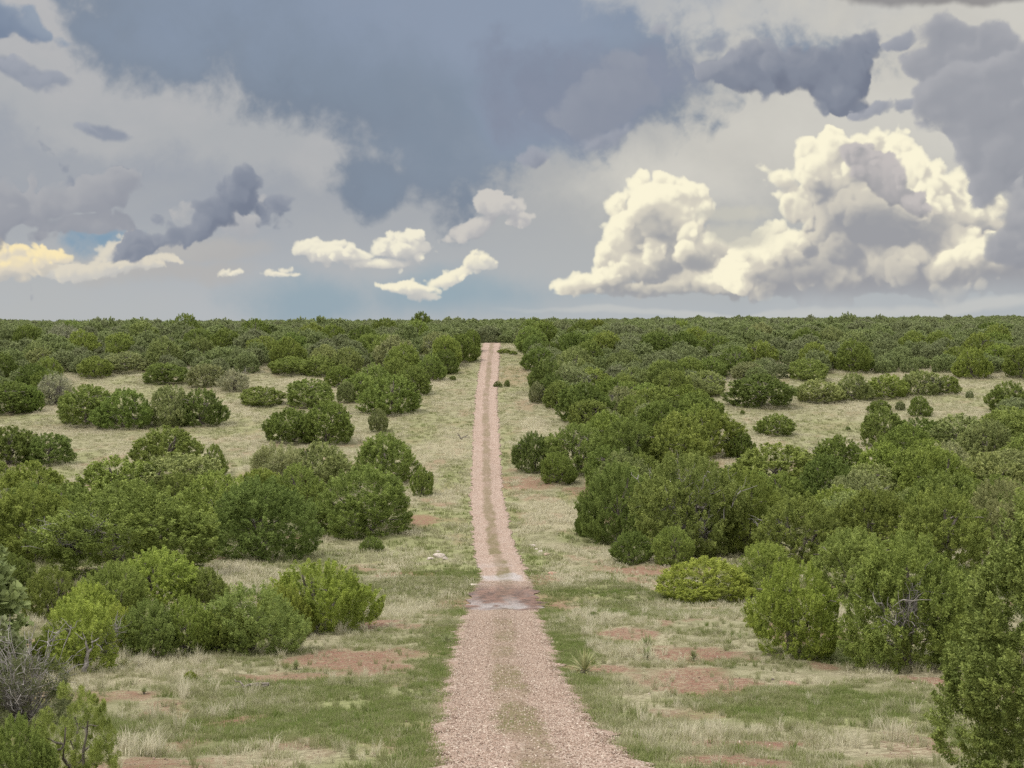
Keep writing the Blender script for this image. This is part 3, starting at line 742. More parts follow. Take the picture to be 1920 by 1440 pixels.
ASH = crown('crown', 196, 22000, .044, .012, 1.3, 420, .2, .08, .5, 9, gap=.42)
DEADSIDE = [dead_mesh(250 + k, .34, 16, .6, (.25, -.5, .35)) for k in range(2)]

GREENS = {'dark': (.78, .82, .80, 1), 'mid': (1, 1, 1, 1), 'olive': (1.0, .99, .92, 1), 'bright': (1.35, 1.30, 1.05, 1), 'yellow': (1.35, 1.26, .95, 1),
          'grey': (1.15, 1.06, 1.5, 1), 'sage': (1.22, 1.08, 1.85, 1), 'dusty': (1.35, 1.12, 2.7, 1), 'ash': (.62, .55, .95, 1)}
def plant(kind, X, Y, wid, hei, tint, label, group=None, crownm=None, trunk=None, extra=None, cat='juniper', hm=1.5, rot=None, tilt=0.0):
    root = bpy.data.objects.new(kind, None); COL.objects.link(root)
    root.empty_display_size = .3
    root.location = (X, Y, float(ground(X, Y)) - .03)
    root.rotation_euler = (tilt, 0, random.uniform(0, 6.283) if rot is None else rot)
    root.scale = (wid / 2, wid / 2, hei / hm)
    root['label'] = label; root['category'] = cat
    if group: root['group'] = group
    for nm, m in (('crown', crownm), ('trunk', trunk), ('dead_branch', extra)):
        if m is None: continue
        o = put(nm, m, root)
        if nm == 'crown':
            j = random.uniform(.84, 1.16)
            c = GREENS[tint]; o.color = (c[0] * j * random.uniform(.96, 1.04), c[1] * j, c[2] * j * random.uniform(.92, 1.08), 1)
    return root
TREES = []   # x, y, radius of everything planted, for spacing
def place(px, yb, yt, w, tint, label, form='near', kind='juniper_tree', cat='juniper', extra=None, group=None, hm=None, grow=1.0):
    bx, by = hit(px, yb)
    wm = w * by / F; Y = by + wm * .42; dx, dz = ray(px, yb); X = dx * Y
    wm = w * Y / F * 1.0
    zt = EYE + ray(px, yt)[1] * Y
    H = max(.25, zt - float(ground(X, Y)))
    pool = {'near': NEAR, 'plume': PLUME, 'mid': MID, 'sparse': SPARSE, 'grey': GREYC, 'ash': [ASH], 'pinyon': [PINYON], 'tall': [TALL]}[form]
    h0 = {'near': 1.5, 'plume': 1.5, 'mid': 1.45, 'sparse': 1.4, 'grey': 1.35, 'ash': 1.4, 'pinyon': 1.75, 'tall': 3.6}[form]
    m = random.choice(pool)
    tr = TRUNK_TALL if form == 'tall' else random.choice(TRUNKS)
    TREES.append((X, Y, wm / 2, H))
    return plant(kind, X, Y, wm * grow * (1.13 if form == 'mid' else 1.06), H * (1.02 if form == 'mid' else .97), tint, label, group, m, tr, extra, cat, h0)
# ------------------------------------------------------------------ the junipers one can tell apart (pixel of foot, top, width)
H = [
 # nearest, left
 (140, 1500, 1262, 180, 'olive', 'sparse yellow green young pinyon with a pointed top, bottom left', 'pinyon', 'pinyon_pine', 'pinyon', None),
 (30, 1520, 1330, 150, 'mid', 'leafy green scrub oak bush left of the young pinyon, bottom left corner', 'near', 'scrub_oak', 'bush', None),
 (45, 1370, 1215, 200, 'ash', 'dark grey twiggy half dead shrub at the left edge above the pinyon', 'ash', 'mountain_mahogany', 'shrub', 'big'),
 (150, 1262, 1112, 165, 'bright', 'bright green juniper with a forked bare trunk, left foreground', 'near', 'juniper_tree', 'juniper', 'side'),
 (280, 1240, 1118, 130, 'mid', 'green juniper next right of the one with the forked bare trunk', 'near', 'juniper_tree', 'juniper', None),
 (350, 1232, 1112, 110, 'olive', 'small juniper wedged between two larger bushes in the left foreground row', 'near', 'juniper_tree', 'juniper', None),
 (470, 1232, 1092, 200, 'mid', 'rounded feathery juniper at the right end of the left foreground row', 'sparse', 'juniper_tree', 'juniper', None),
 (596, 1192, 1040, 215, 'bright', 'largest bright bushy juniper with upright plumes, by the red soil left of the road', 'plume', 'juniper_tree', 'juniper', None),
 (300, 1150, 1022, 180, 'bright', 'bright green double crowned juniper in front of the big dark one, left', 'near', 'juniper_tree', 'juniper', None),
 (220, 1165, 1045, 130, 'mid', 'low juniper left of the bright double crowned one', 'near', 'juniper_tree', 'juniper', None),
 (95, 1168, 1058, 120, 'mid', 'domed juniper near the left edge above the half dead shrub', 'near', 'juniper_tree', 'juniper', None),
 (165, 1185, 1085, 110, 'bright', 'bright low juniper between the domed one and the forked trunk', 'near', 'juniper_tree', 'juniper', None),
 (15, 1118, 1033, 100, 'dark', 'dark juniper cut by the left edge beside straw coloured grass', 'near', 'juniper_tree', 'juniper', None),
 (-8, 1190, 1130, 50, 'mid', 'sliver of a green juniper cut by the left edge', 'near', 'juniper_tree', 'juniper', None),
 (420, 1228, 1128, 120, 'mid', 'juniper behind the feathery one at the right of the left foreground row', 'near', 'juniper_tree', 'juniper', None),
 (222, 1236, 1128, 110, 'bright', 'bright juniper touching the right side of the forked trunk juniper', 'near', 'juniper_tree', 'juniper', None),
 (385, 1150, 1060, 100, 'mid', 'juniper at the right end of the bright double crowned one', 'near', 'juniper_tree', 'juniper', None),
 (530, 1200, 1085, 120, 'bright', 'bright juniper leaning on the left side of the largest plumed bush', 'plume', 'juniper_tree', 'juniper', None),
 # second row, left
 (240, 1092, 895, 330, 'olive', 'biggest dark olive juniper of the left thicket, bare twigs at its foot', 'near', 'juniper_tree', 'juniper', 'side'),
 (60, 1060, 900, 200, 'olive', 'broad olive juniper at the left edge of the left thicket', 'near', 'juniper_tree', 'juniper', None),
 (490, 1056, 888, 215, 'dark', 'large rounded dark juniper standing over pale grass, left of the road', 'near', 'juniper_tree', 'juniper', None),
 (685, 1012, 868, 205, 'mid', 'large smooth domed juniper nearest the road on the left', 'near', 'juniper_tree', 'juniper', None),
 (720, 912, 808, 125, 'mid', 'round dark juniper behind the large smooth dome, left of the road', 'near', 'juniper_tree', 'juniper', None),
 (792, 932, 876, 44, 'mid', 'small juniper leaning out at the road side of the large smooth dome', 'mid', 'juniper_tree', 'juniper', None),
 (520, 940, 826, 130, 'sage', 'pale grey green airy juniper in the middle of the left thicket', 'sparse', 'juniper_tree', 'juniper', None),
 (600, 935, 830, 130, 'grey', 'pale green rounded juniper next to the airy one in the left thicket', 'mid', 'juniper_tree', 'juniper', None),
 (560, 960, 868, 90, 'mid', 'juniper filling the gap behind the large rounded dark one', 'mid', 'juniper_tree', 'juniper', None),
 (225, 965, 858, 190, 'olive', 'olive juniper rising behind the biggest dark one, left', 'mid', 'juniper_tree', 'juniper', None),
 (330, 960, 850, 180, 'grey', 'grey tinged juniper top behind the biggest dark one, left', 'mid', 'juniper_tree', 'juniper', None),
 (312, 884, 800, 130, 'mid', 'juniper dome standing in front of the left clearing', 'mid', 'juniper_tree', 'juniper', None),
 (402, 894, 832, 44, 'mid', 'narrow upright juniper at the right end of the dome by the left clearing', 'mid', 'juniper_tree', 'juniper', None),
 (20, 876, 800, 110, 'dark', 'dark juniper at the left edge, left half of the pair below the clearing', 'mid', 'juniper_tree', 'juniper', None),
 (92, 876, 812, 92, 'dark', 'dark juniper at the left edge, right half of the pair below the clearing', 'mid', 'juniper_tree', 'juniper', None),
 (60, 965, 866, 130, 'olive', 'olive juniper below the dark pair at the left edge', 'mid', 'juniper_tree', 'juniper', None),
 (-10, 950, 862, 90, 'olive', 'olive juniper cut by the left edge below the dark pair', 'mid', 'juniper_tree', 'juniper', None),
 (18, 968, 916, 66, 'dusty', 'silver grey leafless juniper at the left edge of the thicket', 'grey', 'juniper_tree', 'juniper', 'dead'),
 (130, 990, 905, 110, 'olive', 'low olive juniper left of the biggest dark one', 'mid', 'juniper_tree', 'juniper', None),
 (420, 985, 905, 110, 'mid', 'juniper between the biggest dark one and the large rounded one', 'mid', 'juniper_tree', 'juniper', None),
 # left clearing
 (165, 803, 722, 120, 'mid', 'broad juniper in the left clearing, left half of a touching pair', 'mid', 'juniper_tree', 'juniper', None),
 (235, 808, 728, 105, 'dark', 'darker broad juniper in the left clearing, right half of a touching pair', 'mid', 'juniper_tree', 'juniper', None),
 (322, 802, 722, 80, 'grey', 'grey topped juniper in the left clearing beside the touching pair', 'mid', 'juniper_tree', 'juniper', None),
 (378, 802, 728, 92, 'dark', 'dark rounded juniper at the right end of the clumps in the left clearing', 'mid', 'juniper_tree', 'juniper', None),
 (492, 763, 724, 86, 'mid', 'small low lone juniper in the left clearing', 'mid', 'juniper_tree', 'juniper', None),
 (545, 835, 765, 100, 'dark', 'dark juniper at the right rim of the left clearing, nearer half', 'mid', 'juniper_tree', 'juniper', 'side'),
 (615, 835, 752, 105, 'dark', 'dark tall juniper at the right rim of the left clearing, taller half', 'mid', 'juniper_tree', 'juniper', None),
 (582, 768, 710, 95, 'mid', 'juniper behind the dark pair at the right rim of the left clearing', 'mid', 'juniper_tree', 'juniper', None),
 (735, 780, 702, 105, 'dark', 'dark ball shaped juniper left of the road halfway up the slope', 'mid', 'juniper_tree', 'juniper', None),
 (675, 754, 700, 74, 'mid', 'rounded juniper left of the dark ball shaped one', 'mid', 'juniper_tree', 'juniper', None),
 (648, 757, 714, 36, 'grey', 'small pale juniper at the left of the rounded pair on the slope', 'mid', 'juniper_tree', 'juniper', None),
 (710, 813, 766, 38, 'grey', 'small pale egg shaped juniper standing alone left of the road', 'mid', 'juniper_tree', 'juniper', None),
 (775, 742, 686, 74, 'mid', 'juniper between the dark ball and the road, left', 'mid', 'juniper_tree', 'juniper', None),
 (808, 716, 664, 56, 'mid', 'tall juniper lining the road on the left below the crest', 'mid', 'juniper_tree', 'juniper', None),
 (20, 780, 716, 110, 'dark', 'dark juniper clump at the left edge beyond the clearing', 'mid', 'juniper_tree', 'juniper', None),
 (55, 776, 722, 60, 'dark', 'smaller dark juniper beside the clump at the left edge beyond the clearing', 'mid', 'juniper_tree', 'juniper', None),
 (105, 762, 700, 70, 'dusty', 'half dead grey juniper beyond the left clearing', 'grey', 'juniper_tree', 'juniper', 'dead'),
 (440, 736, 690, 60, 'dusty', 'grey bare twigged juniper at the back of the left clearing', 'grey', 'juniper_tree', 'juniper', 'dead'),
 (385, 728, 682, 70, 'sage', 'sage grey juniper behind the left clearing', 'mid', 'juniper_tree', 'juniper', None),
 (310, 722, 680, 90, 'dark', 'dark broad juniper behind the left clearing', 'mid', 'juniper_tree', 'juniper', None),
 (178, 712, 668, 66, 'mid', 'juniper behind the pale strip at the back of the left clearing', 'mid', 'juniper_tree', 'juniper', None),
 (235, 702, 660, 90, 'sage', 'sage juniper touching the pale strip at the back of the left clearing', 'mid', 'juniper_tree', 'juniper', None),
 (545, 706, 668, 80, 'mid', 'broad juniper behind the lone low one in the left clearing', 'mid', 'juniper_tree', 'juniper', None),
 (862, 682, 626, 66, 'dark', 'dark juniper beside the road at the left of the crest', 'mid', 'juniper_tree', 'juniper', None),
 (885, 662, 618, 36, 'dark', 'dark juniper on the crest touching the left edge of the road', 'mid', 'juniper_tree', 'juniper', None),
 (838, 690, 628, 60, 'mid', 'rounded juniper left of the dark one at the crest', 'mid', 'juniper_tree', 'juniper', None),
 (700, 738, 682, 66, 'mid', 'juniper behind the dark ball shaped one, left of the road', 'mid', 'juniper_tree', 'juniper', None),
 (836, 702, 656, 50, 'dark', 'dark juniper in the row lining the road left, nearest the crest', 'mid', 'juniper_tree', 'juniper', None),
 (640, 728, 684, 66, 'olive', 'olive juniper behind the rounded pair on the left slope', 'mid', 'juniper_tree', 'juniper', None),
 (600, 708, 666, 72, 'mid', 'green juniper between the broad one and the left slope row', 'mid', 'juniper_tree', 'juniper', None),
 (745, 722, 672, 60, 'mid', 'rounded juniper above the dark ball shaped one on the left slope', 'mid', 'juniper_tree', 'juniper', None),
 # nearest, right
 (1965, 1560, 790, 400, 'mid', 'tall juniper with clumpy plumes filling the right edge of the foreground', 'tall', 'juniper_tree', 'juniper', 'side'),
 (1492, 1240, 1042, 178, 'bright', 'bright rounded juniper with upright plumes, right foreground', 'near', 'juniper_tree', 'juniper', None),
 (1700, 1265, 990, 275, 'mid', 'largest airy juniper with bare branches showing, right foreground', 'near', 'juniper_tree', 'juniper', 'side'),
 (1810, 1255, 1060, 150, 'dark', 'dark juniper with silvery bare limbs behind the tall one at the right edge', 'sparse', 'juniper_tree', 'juniper', 'dead'),
 (1322, 1134, 1042, 182, 'bright', 'low bright feathery bush right of the wash', 'near', 'juniper_tree', 'juniper', None),
 (1440, 1120, 1010, 130, 'bright', 'pale bright juniper above the plumed one, right foreground', 'sparse', 'juniper_tree', 'juniper', None),
 (1600, 1130, 985, 170, 'mid', 'juniper behind the plumed one, right foreground', 'near', 'juniper_tree', 'juniper', None),
 (1185, 1060, 992, 86, 'dark', 'low dark juniper at the foot of the right thicket, left of two', 'near', 'juniper_tree', 'juniper', None),
 (1262, 1064, 982, 84, 'mid', 'upright juniper at the foot of the right thicket, right of two', 'near', 'juniper_tree', 'juniper', None),
 (1155, 1024, 860, 150, 'dark', 'large dark juniper at the road side corner of the right thicket', 'near', 'juniper_tree', 'juniper', None),
 (1108, 1010, 930, 60, 'dark', 'small dark juniper tucked at the road side of the large dark corner one', 'near', 'juniper_tree', 'juniper', None),
 (1290, 1050, 838, 220, 'mid', 'tall juniper with a grey dead top behind the two low ones, right thicket', 'near', 'juniper_tree', 'juniper', 'dead'),
 (1390, 1045, 870, 170, 'olive', 'olive juniper in the middle of the right thicket', 'near', 'juniper_tree', 'juniper', None),
 (1500, 1065, 925, 190, 'olive', 'broad olive juniper above the pale bright one, right thicket', 'near', 'juniper_tree', 'juniper', 'side'),
 (1640, 1060, 910, 180, 'olive', 'rounded olive juniper in the right thicket above the airy one', 'near', 'juniper_tree', 'juniper', None),
 (1760, 1080, 905, 190, 'mid', 'green juniper rising behind the largest airy one, right', 'near', 'juniper_tree', 'juniper', None),
 (1880, 1060, 890, 170, 'sage', 'pale sage juniper at the right edge behind the tall one', 'near', 'juniper_tree', 'juniper', None),
 (1000, 890, 806, 80, 'dark', 'dark juniper at the road side tip of the middle right clump', 'near', 'juniper_tree', 'juniper', None),
 (1085, 895, 788, 130, 'mid', 'broad juniper in the middle right clump beside the road', 'near', 'juniper_tree', 'juniper', None),
 (1045, 910, 845, 74, 'mid', 'lower juniper in front of the middle right clump', 'near', 'juniper_tree', 'juniper', None),
 (1180, 900, 775, 140, 'olive', 'tall juniper at the right of the middle right clump', 'near', 'juniper_tree', 'juniper', None),
 (1270, 900, 775, 140, 'olive', 'olive juniper right of the tall one in the middle right clump', 'mid', 'juniper_tree', 'juniper', None),
 (1335, 860, 768, 120, 'olive', 'olive juniper at the left rim of the right clearing', 'mid', 'juniper_tree', 'juniper', None),
 (1385, 862, 806, 56, 'dark', 'small dark juniper at the left rim of the right clearing', 'mid', 'juniper_tree', 'juniper', 'side'),
 (1450, 935, 832, 170, 'olive', 'broad olive juniper below the right clearing', 'mid', 'juniper_tree', 'juniper', None),
 (1570, 906, 818, 110, 'dark', 'dark domed juniper below the right clearing', 'mid', 'juniper_tree', 'juniper', 'side'),
 (1655, 925, 828, 110, 'olive', 'olive juniper right of the dark dome below the right clearing', 'mid', 'juniper_tree', 'juniper', None),
 (1740, 940, 838, 140, 'olive', 'pale olive juniper in the upper right thicket', 'mid', 'juniper_tree', 'juniper', None),
 (1850, 950, 850, 150, 'grey', 'grey green juniper in the upper right thicket', 'mid', 'juniper_tree', 'juniper', None),
 (1655, 842, 764, 90, 'mid', 'upright juniper at the right rim of the right clearing', 'mid', 'juniper_tree', 'juniper', None),
 (1720, 850, 784, 110, 'dark', 'dark juniper right of the upright one at the clearing rim', 'mid', 'juniper_tree', 'juniper', None),
 (1800, 860, 778, 130, 'grey', 'grey tinged juniper near the right edge below the clearing', 'mid', 'juniper_tree', 'juniper', None),
 (1890, 860, 764, 130, 'mid', 'juniper cut by the right edge below the clearing', 'mid', 'juniper_tree', 'juniper', None),
 (1650, 776, 750, 44, 'dark', 'small dark juniper at the top of the right clearing rim', 'mid', 'juniper_tree', 'juniper', None),
 (1724, 783, 742, 40, 'mid', 'small upright lone juniper in the right clearing', 'mid', 'juniper_tree', 'juniper', None),
 (1688, 770, 752, 20, 'sage', 'tiny pale shrub left of the small upright juniper in the right clearing', 'mid', 'juniper_tree', 'juniper', None),
 (1454, 819, 776, 74, 'mid', 'cone shaped lone juniper in the right clearing', 'mid', 'juniper_tree', 'juniper', None),
 (1425, 767, 702, 124, 'dark', 'big dark dome juniper at the back of the right clearing', 'mid', 'juniper_tree', 'juniper', None),
 (1535, 758, 711, 92, 'grey', 'pale juniper right of the big dark dome, right clearing', 'mid', 'juniper_tree', 'juniper', None),
 (1600, 753, 699, 66, 'grey', 'grey juniper in the row behind the right clearing, between two greener ones', 'mid', 'juniper_tree', 'juniper', 'side'),
 (1662, 752, 702, 84, 'mid', 'green juniper in the row behind the right clearing', 'mid', 'juniper_tree', 'juniper', None),
 (1725, 744, 694, 76, 'grey', 'grey streaked juniper in the row behind the right clearing', 'mid', 'juniper_tree', 'juniper', 'side'),
 (1775, 740, 704, 50, 'mid', 'last small juniper in the row behind the right clearing', 'mid', 'juniper_tree', 'juniper', None),
 (1892, 777, 716, 84, 'dark', 'dark juniper at the right edge beyond the clearing', 'mid', 'juniper_tree', 'juniper', None),
 (1818, 747, 732, 16, 'sage', 'tiny bush alone in the far right clearing', 'mid', 'juniper_tree', 'juniper', None),
 (1320, 744, 694, 86, 'grey', 'grey juniper left of the big dark dome', 'mid', 'juniper_tree', 'juniper', 'dead'),
 (1400, 714, 678, 60, 'sage', 'sage juniper behind the big dark dome', 'mid', 'juniper_tree', 'juniper', None),
 (1515, 716, 672, 76, 'mid', 'rounded juniper behind the pale one, right clearing', 'mid', 'juniper_tree', 'juniper', None),
 # along the road, right
 (1010, 697, 652, 68, 'dark', 'dark ball juniper right of the road below the crest', 'mid', 'juniper_tree', 'juniper', None),
 (1008, 758, 716, 36, 'sage', 'pale juniper with bare twigs right of the road', 'mid', 'juniper_tree', 'juniper', 'side'),
 (1030, 735, 690, 66, 'mid', 'juniper right of the road above the pale twiggy one', 'mid', 'juniper_tree', 'juniper', None),
 (1048, 768, 714, 62, 'mid', 'juniper right of the pale twiggy one, right of the road', 'mid', 'juniper_tree', 'juniper', None),
 (1095, 796, 718, 100, 'dark', 'dark dome juniper above the middle right clump', 'mid', 'juniper_tree', 'juniper', None),
 (1165, 785, 724, 72, 'sage', 'grey topped juniper above the middle right clump', 'mid', 'juniper_tree', 'juniper', 'side'),
 (1235, 788, 724, 92, 'mid', 'green juniper right of the grey topped one above the middle clump', 'mid', 'juniper_tree', 'juniper', None),
 (1295, 790, 736, 60, 'dark', 'small dark juniper next to the right clearing', 'mid', 'juniper_tree', 'juniper', None),
 (1105, 740, 690, 90, 'mid', 'juniper in the second row right of the road', 'mid', 'juniper_tree', 'juniper', None),
 (1190, 742, 690, 90, 'grey', 'grey juniper in the second row right of the road', 'mid', 'juniper_tree', 'juniper', None),
 (1258, 735, 692, 66, 'mid', 'green juniper at the end of the second row right of the road', 'mid', 'juniper_tree', 'juniper', None),
 (1000, 668, 628, 44, 'dark', 'dark juniper touching the road verge at the right of the crest', 'mid', 'juniper_tree', 'juniper', None),
 (1030, 680, 640, 50, 'dark', 'juniper behind the dark ball right of the road', 'mid', 'juniper_tree', 'juniper', None),
 # small single shrubs
 (697, 1036, 1002, 44, 'mid', 'small green bush on the pale verge below the large smooth dome', 'plume', 'young_juniper', 'bush', None),
 (357, 1278, 1254, 24, 'yellow', 'tiny yellow green bush in the straw grass, left foreground', 'plume', 'young_juniper', 'bush', None),
 (933, 727, 714, 15, 'dark', 'tiny dark bush right of the road, left of two', 'mid', 'young_juniper', 'bush', None),
 (951, 726, 712, 12, 'dark', 'tiny dark bush right of the road, right of two', 'mid', 'young_juniper', 'bush', None),
 (849, 714, 704, 14, 'mid', 'tiny bush on the left verge below the crest', 'mid', 'young_juniper', 'bush', None),
 (945, 664, 654, 26, 'olive', 'low bush on the right verge just below the crest', 'mid', 'young_juniper', 'bush', None),
 (962, 666, 657, 16, 'mid', 'second low bush on the right verge just below the crest', 'mid', 'young_juniper', 'bush', None),
 (1112, 1160, 1144, 22, 'dark', 'tiny dark bush on the grass right of the road past the wash', 'plume', 'young_juniper', 'bush', None),
 (1590, 808, 799, 10, 'dark', 'tiny seedling in the right clearing, right of the cone shaped juniper', 'mid', 'young_juniper', 'bush', None),
 (1392, 778, 768, 9, 'dark', 'tiny seedling below the big dark dome juniper', 'mid', 'young_juniper', 'bush', None),
]
EX = {'big': lambda: DEADBIG, None: lambda: None, 'dead': lambda: random.choice(DEADS), 'side': lambda: random.choice(DEADSIDE)}
for (px, yb, yt, w, tint, label, form, kind, cat, ex) in H:
    place(px, yb, yt, w, tint, label, form, kind, cat, EX[ex](), 'junipers growing on the plain' if kind == 'juniper_tree' else None)

# ------------------------------------------------------------------ the rest of the woodland
def inpoly(x, y, poly):
    c = False; j = len(poly) - 1
    for i in range(len(poly)):
        if (poly[i][1] > y) != (poly[j][1] > y) and x < (poly[j][0] - poly[i][0]) * (y - poly[i][1]) / (poly[j][1] - poly[i][1]) + poly[i][0]: c = not c
        j = i
    return c
def project(x, y, z):
    dz = z - EYE
    f = y * CP - dz * SP; u = y * SP + dz * CP
    return 960 + F * x / f, 720 - F * u / f
THICK = [[(1110, 905), (1200, 880), (1400, 930), (1640, 930), (1930, 885), (1930, 1030), (1650, 1030), (1400, 1020), (1180, 1000)],
         [(-20, 940), (160, 955), (250, 935), (440, 930), (600, 920), (600, 960), (560, 1000), (420, 1020), (-20, 1060)],
         [(1050, 760), (1290, 760), (1340, 830), (1300, 860), (1150, 860)],
         [(1900, 770), (1960, 770), (1960, 900), (1850, 850)], [(1700, 860), (1940, 860), (1940, 880), (1700, 880)]]
HOLES = [[(140, 728), (140, 706), (285, 690), (285, 730)], [(490, 730), (490, 704), (575, 704), (575, 730)], [(1335, 742), (1335, 700), (1368, 700), (1368, 742)],
         [(1455, 718), (1455, 688), (1488, 688), (1488, 718)], [(1790, 742), (1930, 742), (1930, 712), (1800, 716)], [(680, 760), (680, 690), (700, 690), (700, 760)]]
XL = ([640, 650, 680, 700, 740, 780, 900], [905, 893, 855, 825, 785, 780, 790]); XR = ([640, 650, 695, 720, 755, 790, 830], [960, 972, 990, 1000, 1015, 1050, 1060])
def allowed(px, py, d):
    if d > 268: return True
    if any(inpoly(px, py, h) for h in HOLES): return False
    if any(inpoly(px, py, h) for h in THICK): return True
    if px < 930: return py < (704 if px > 90 else 745) and px < np.interp(py, *XL) - 12
    lim = 716 if 1300 < px else 760
    if 1480 < px: lim = 700
    if px > 1790: lim = 708
    return py < lim and px > np.interp(py, *XR) + 18
cell = {}
def near_ok(x, y, r_, f=.62):
    gx_, gy_ = int(x // 8), int(y // 8)
    for i in (-1, 0, 1):
        for j in (-1, 0, 1):
            for (a, b, c) in cell.get((gx_ + i, gy_ + j), ()):
                if (a - x) ** 2 + (b - y) ** 2 < (f * (r_ + c)) ** 2: return False
    return True
def addc(x, y, r_): cell.setdefault((int(x // 8), int(y // 8)), []).append((x, y, r_))
for x, y, r_, h in TREES:
    addc(x, y, r_)
cand, wings = [], []
r2 = np.random.default_rng(77)
N = 120000
yy_ = np.sqrt(60.0 ** 2 + r2.random(N) * (1750.0 ** 2 - 60 ** 2)); yy_[:34000] = np.sqrt(28.0 ** 2 + r2.random(34000) * (330.0 ** 2 - 28 ** 2))
xx_ = (r2.random(N) * 2 - 1) * (yy_ * .75 + 25)
dens = fbm(xx_ * .012, yy_ * .008, 91, 3)
zz_ = ground(xx_, yy_)
for x, y, z, dn in zip(xx_, yy_, zz_, dens):
    r_ = r2.uniform(1.7, 3.5) if y < 420 else r2.uniform(2.2, 5.0)
    px, py = project(x, y, z)
    out_ = px < -90 or px > 2010
    if out_ and y < 268 and dn < (.5 if y < 120 else .44): continue
    if not out_ and not allowed(px, py, y): continue
    if abs(x - road_x(y)) < 6 and y < 262: continue
    if y > 300 and dn < .33 and r2.random() < .7: continue
    if not near_ok(x, y, r_, .80 if y < 160 else (.70 if y < 300 else .70)): continue
    addc(x, y, r_); (wings if out_ else cand).append((x, y, r_, r_ * 2 * r2.uniform(.52, .80) * (1.25 if y > 450 and r2.random() < .08 else 1), px, py))
cand.sort(key=lambda c: -c[2] * c[3] / c[1] ** 2)
left = max(0, 300 - sum(1 for h in H if h[7] == 'juniper_tree'))
single, rest = cand[:left], cand[left:] + wings

ORD = 'first second third fourth fifth sixth seventh eighth ninth tenth eleventh twelfth thirteenth fourteenth fifteenth sixteenth seventeenth eighteenth nineteenth twentieth'.split()
def zone(px, py, y):
    if py > 830: return 'the left thicket' if px < 900 else 'the right thicket'
    if px < 900:
        side = 'behind the left clearing' if px < 560 else 'left of the road'
    else:
        side = 'right of the road' if px < 1300 else ('behind the right clearing' if px < 1620 else 'at far right')
    b = 'the front belt' if py > 690 else ('the second belt' if py > 675 else ('the third belt' if py > 660 else ('the fourth belt' if py > 648 else 'the skyline belt')))
    return b + ' ' + side
zs = {}
for c in single:
    zs.setdefault(zone(c[4], c[5], c[1]), []).append(c)
TW = {'dark': 'dark green', 'mid': 'green', 'olive': 'olive green', 'grey': 'grey green', 'sage': 'sage grey', 'dusty': 'silver grey'}
for zn, L in zs.items():
    L.sort(key=lambda c: c[4])
    for k, (x, y, r_, h, px, py) in enumerate(L):
        t_ = r2.choice(['dark', 'mid', 'olive', 'grey', 'sage', 'dusty'], p=[.20, .30, .22, .16, .09, .03])
        shape = 'low' if h / r_ < 1.2 else ('rounded' if h / r_ < 1.48 else 'tall')
        lab = '%s %s juniper, %s from left in %s' % (shape, TW[t_], ORD[min(k, 19)], zn)
        fm = GREYC if t_ == 'dusty' else MID
        plant('juniper_tree', x, y, 2 * r_, h, t_, lab, 'junipers growing on the plain', random.choice(fm), random.choice(TRUNKS),
              random.choice(DEADSIDE) if t_ in ('sage', 'dusty') and r2.random() < .6 else None, 'juniper', 1.45)
if rest:
    R_ = np.array([c[:4] for c in rest]); n = len(R_)
    pts = np.stack([R_[:, 0], R_[:, 1], ground(R_[:, 0], R_[:, 1]) - .05], 1)
    scl = np.stack([R_[:, 2], R_[:, 2], R_[:, 3] / 1.4], 1)
    rot = np.zeros((n, 3)); rot[:, 2] = r2.random(n) * 6.283
    tone = np.clip(r2.beta(.8, 1.7, n), 0, 1)
    instancer('juniper_woodland', FARC, pts, scl, rot, tone, 'distant juniper woodland covering the plain to the horizon')
print('trees', len(H), len(single), len(rest))

# ------------------------------------------------------------------ grass
def grass(name, n, y0, y1, protos, kind, size, label):
    x, y = scatter(n, y0, y1)
    so_, gr_, dr_ = cover(x, y)
    off = np.abs(x - road_x(y)) - road_w(y)
    cl = fbm(x * .8, y * .6, 171, 3)
    if kind == 'tall': p = np.clip(dr_ * 1.1 + .12, 0, 1) * (1 - gr_ * .8) * (1 - so_ * .85) * sstep(.48, .62, cl) * sstep(.5, 1.6, off)
    elif kind == 'short': p = np.clip(.5 + gr_ * .6 - so_ * .82, 0.0, 1) * sstep(.38, .55, cl + .12 * gr_)
    elif kind == 'tussock': p = np.clip(.6 - so_ * .48, .0, 1) * sstep(.45, .62, fbm(x * 1.7, y * 1.2, 181, 3))
    else: p = np.clip(.6 + .4 * dr_ - so_ * .5, .05, 1)
    k = (rng.random(n) < p) & (off > (-.2 * vnoise(x * 2, y * 2, 5) if kind == 'short' else .1))
    x, y, gr_, dr_ = x[k], y[k], gr_[k], dr_[k]; n = len(x)
    s_ = size * rng.uniform(.55, 1.35, n) * (1 + .25 * dr_)
    tone = np.clip({'tall': .84, 'short': .50, 'far': .77, 'tussock': .55}[kind] + .25 * dr_ - (.36 if kind == 'far' else .2) * gr_ + rng.normal(size=n) * (.22 if kind == 'tussock' else .15), 0, 1)
    rot = np.stack([rng.normal(size=n) * .08, rng.normal(size=n) * .08, rng.random(n) * 6.283], 1)
    instancer(name, protos, np.stack([x, y, ground(x, y)], 1), np.stack([s_, s_, s_ * rng.uniform(.8, 1.2, n)], 1), rot, tone, label)
grass('straw_grass', 26000, 15, 72, tall, 'tall', .68, 'tall straw coloured bunch grass on the near verges')
grass('turf_grass', 230000, 15, 80, short, 'short', .72, 'short green and tan turf grass on the near ground')
grass('meadow_grass', 140000, 66, 262, fart, 'far', .85, 'pale dry meadow grass on the verges and clearings')
grass('tussock_grass', 92000, 15, 85, tall, 'tussock', .42, 'mixed green and straw tussocks on the near ground')
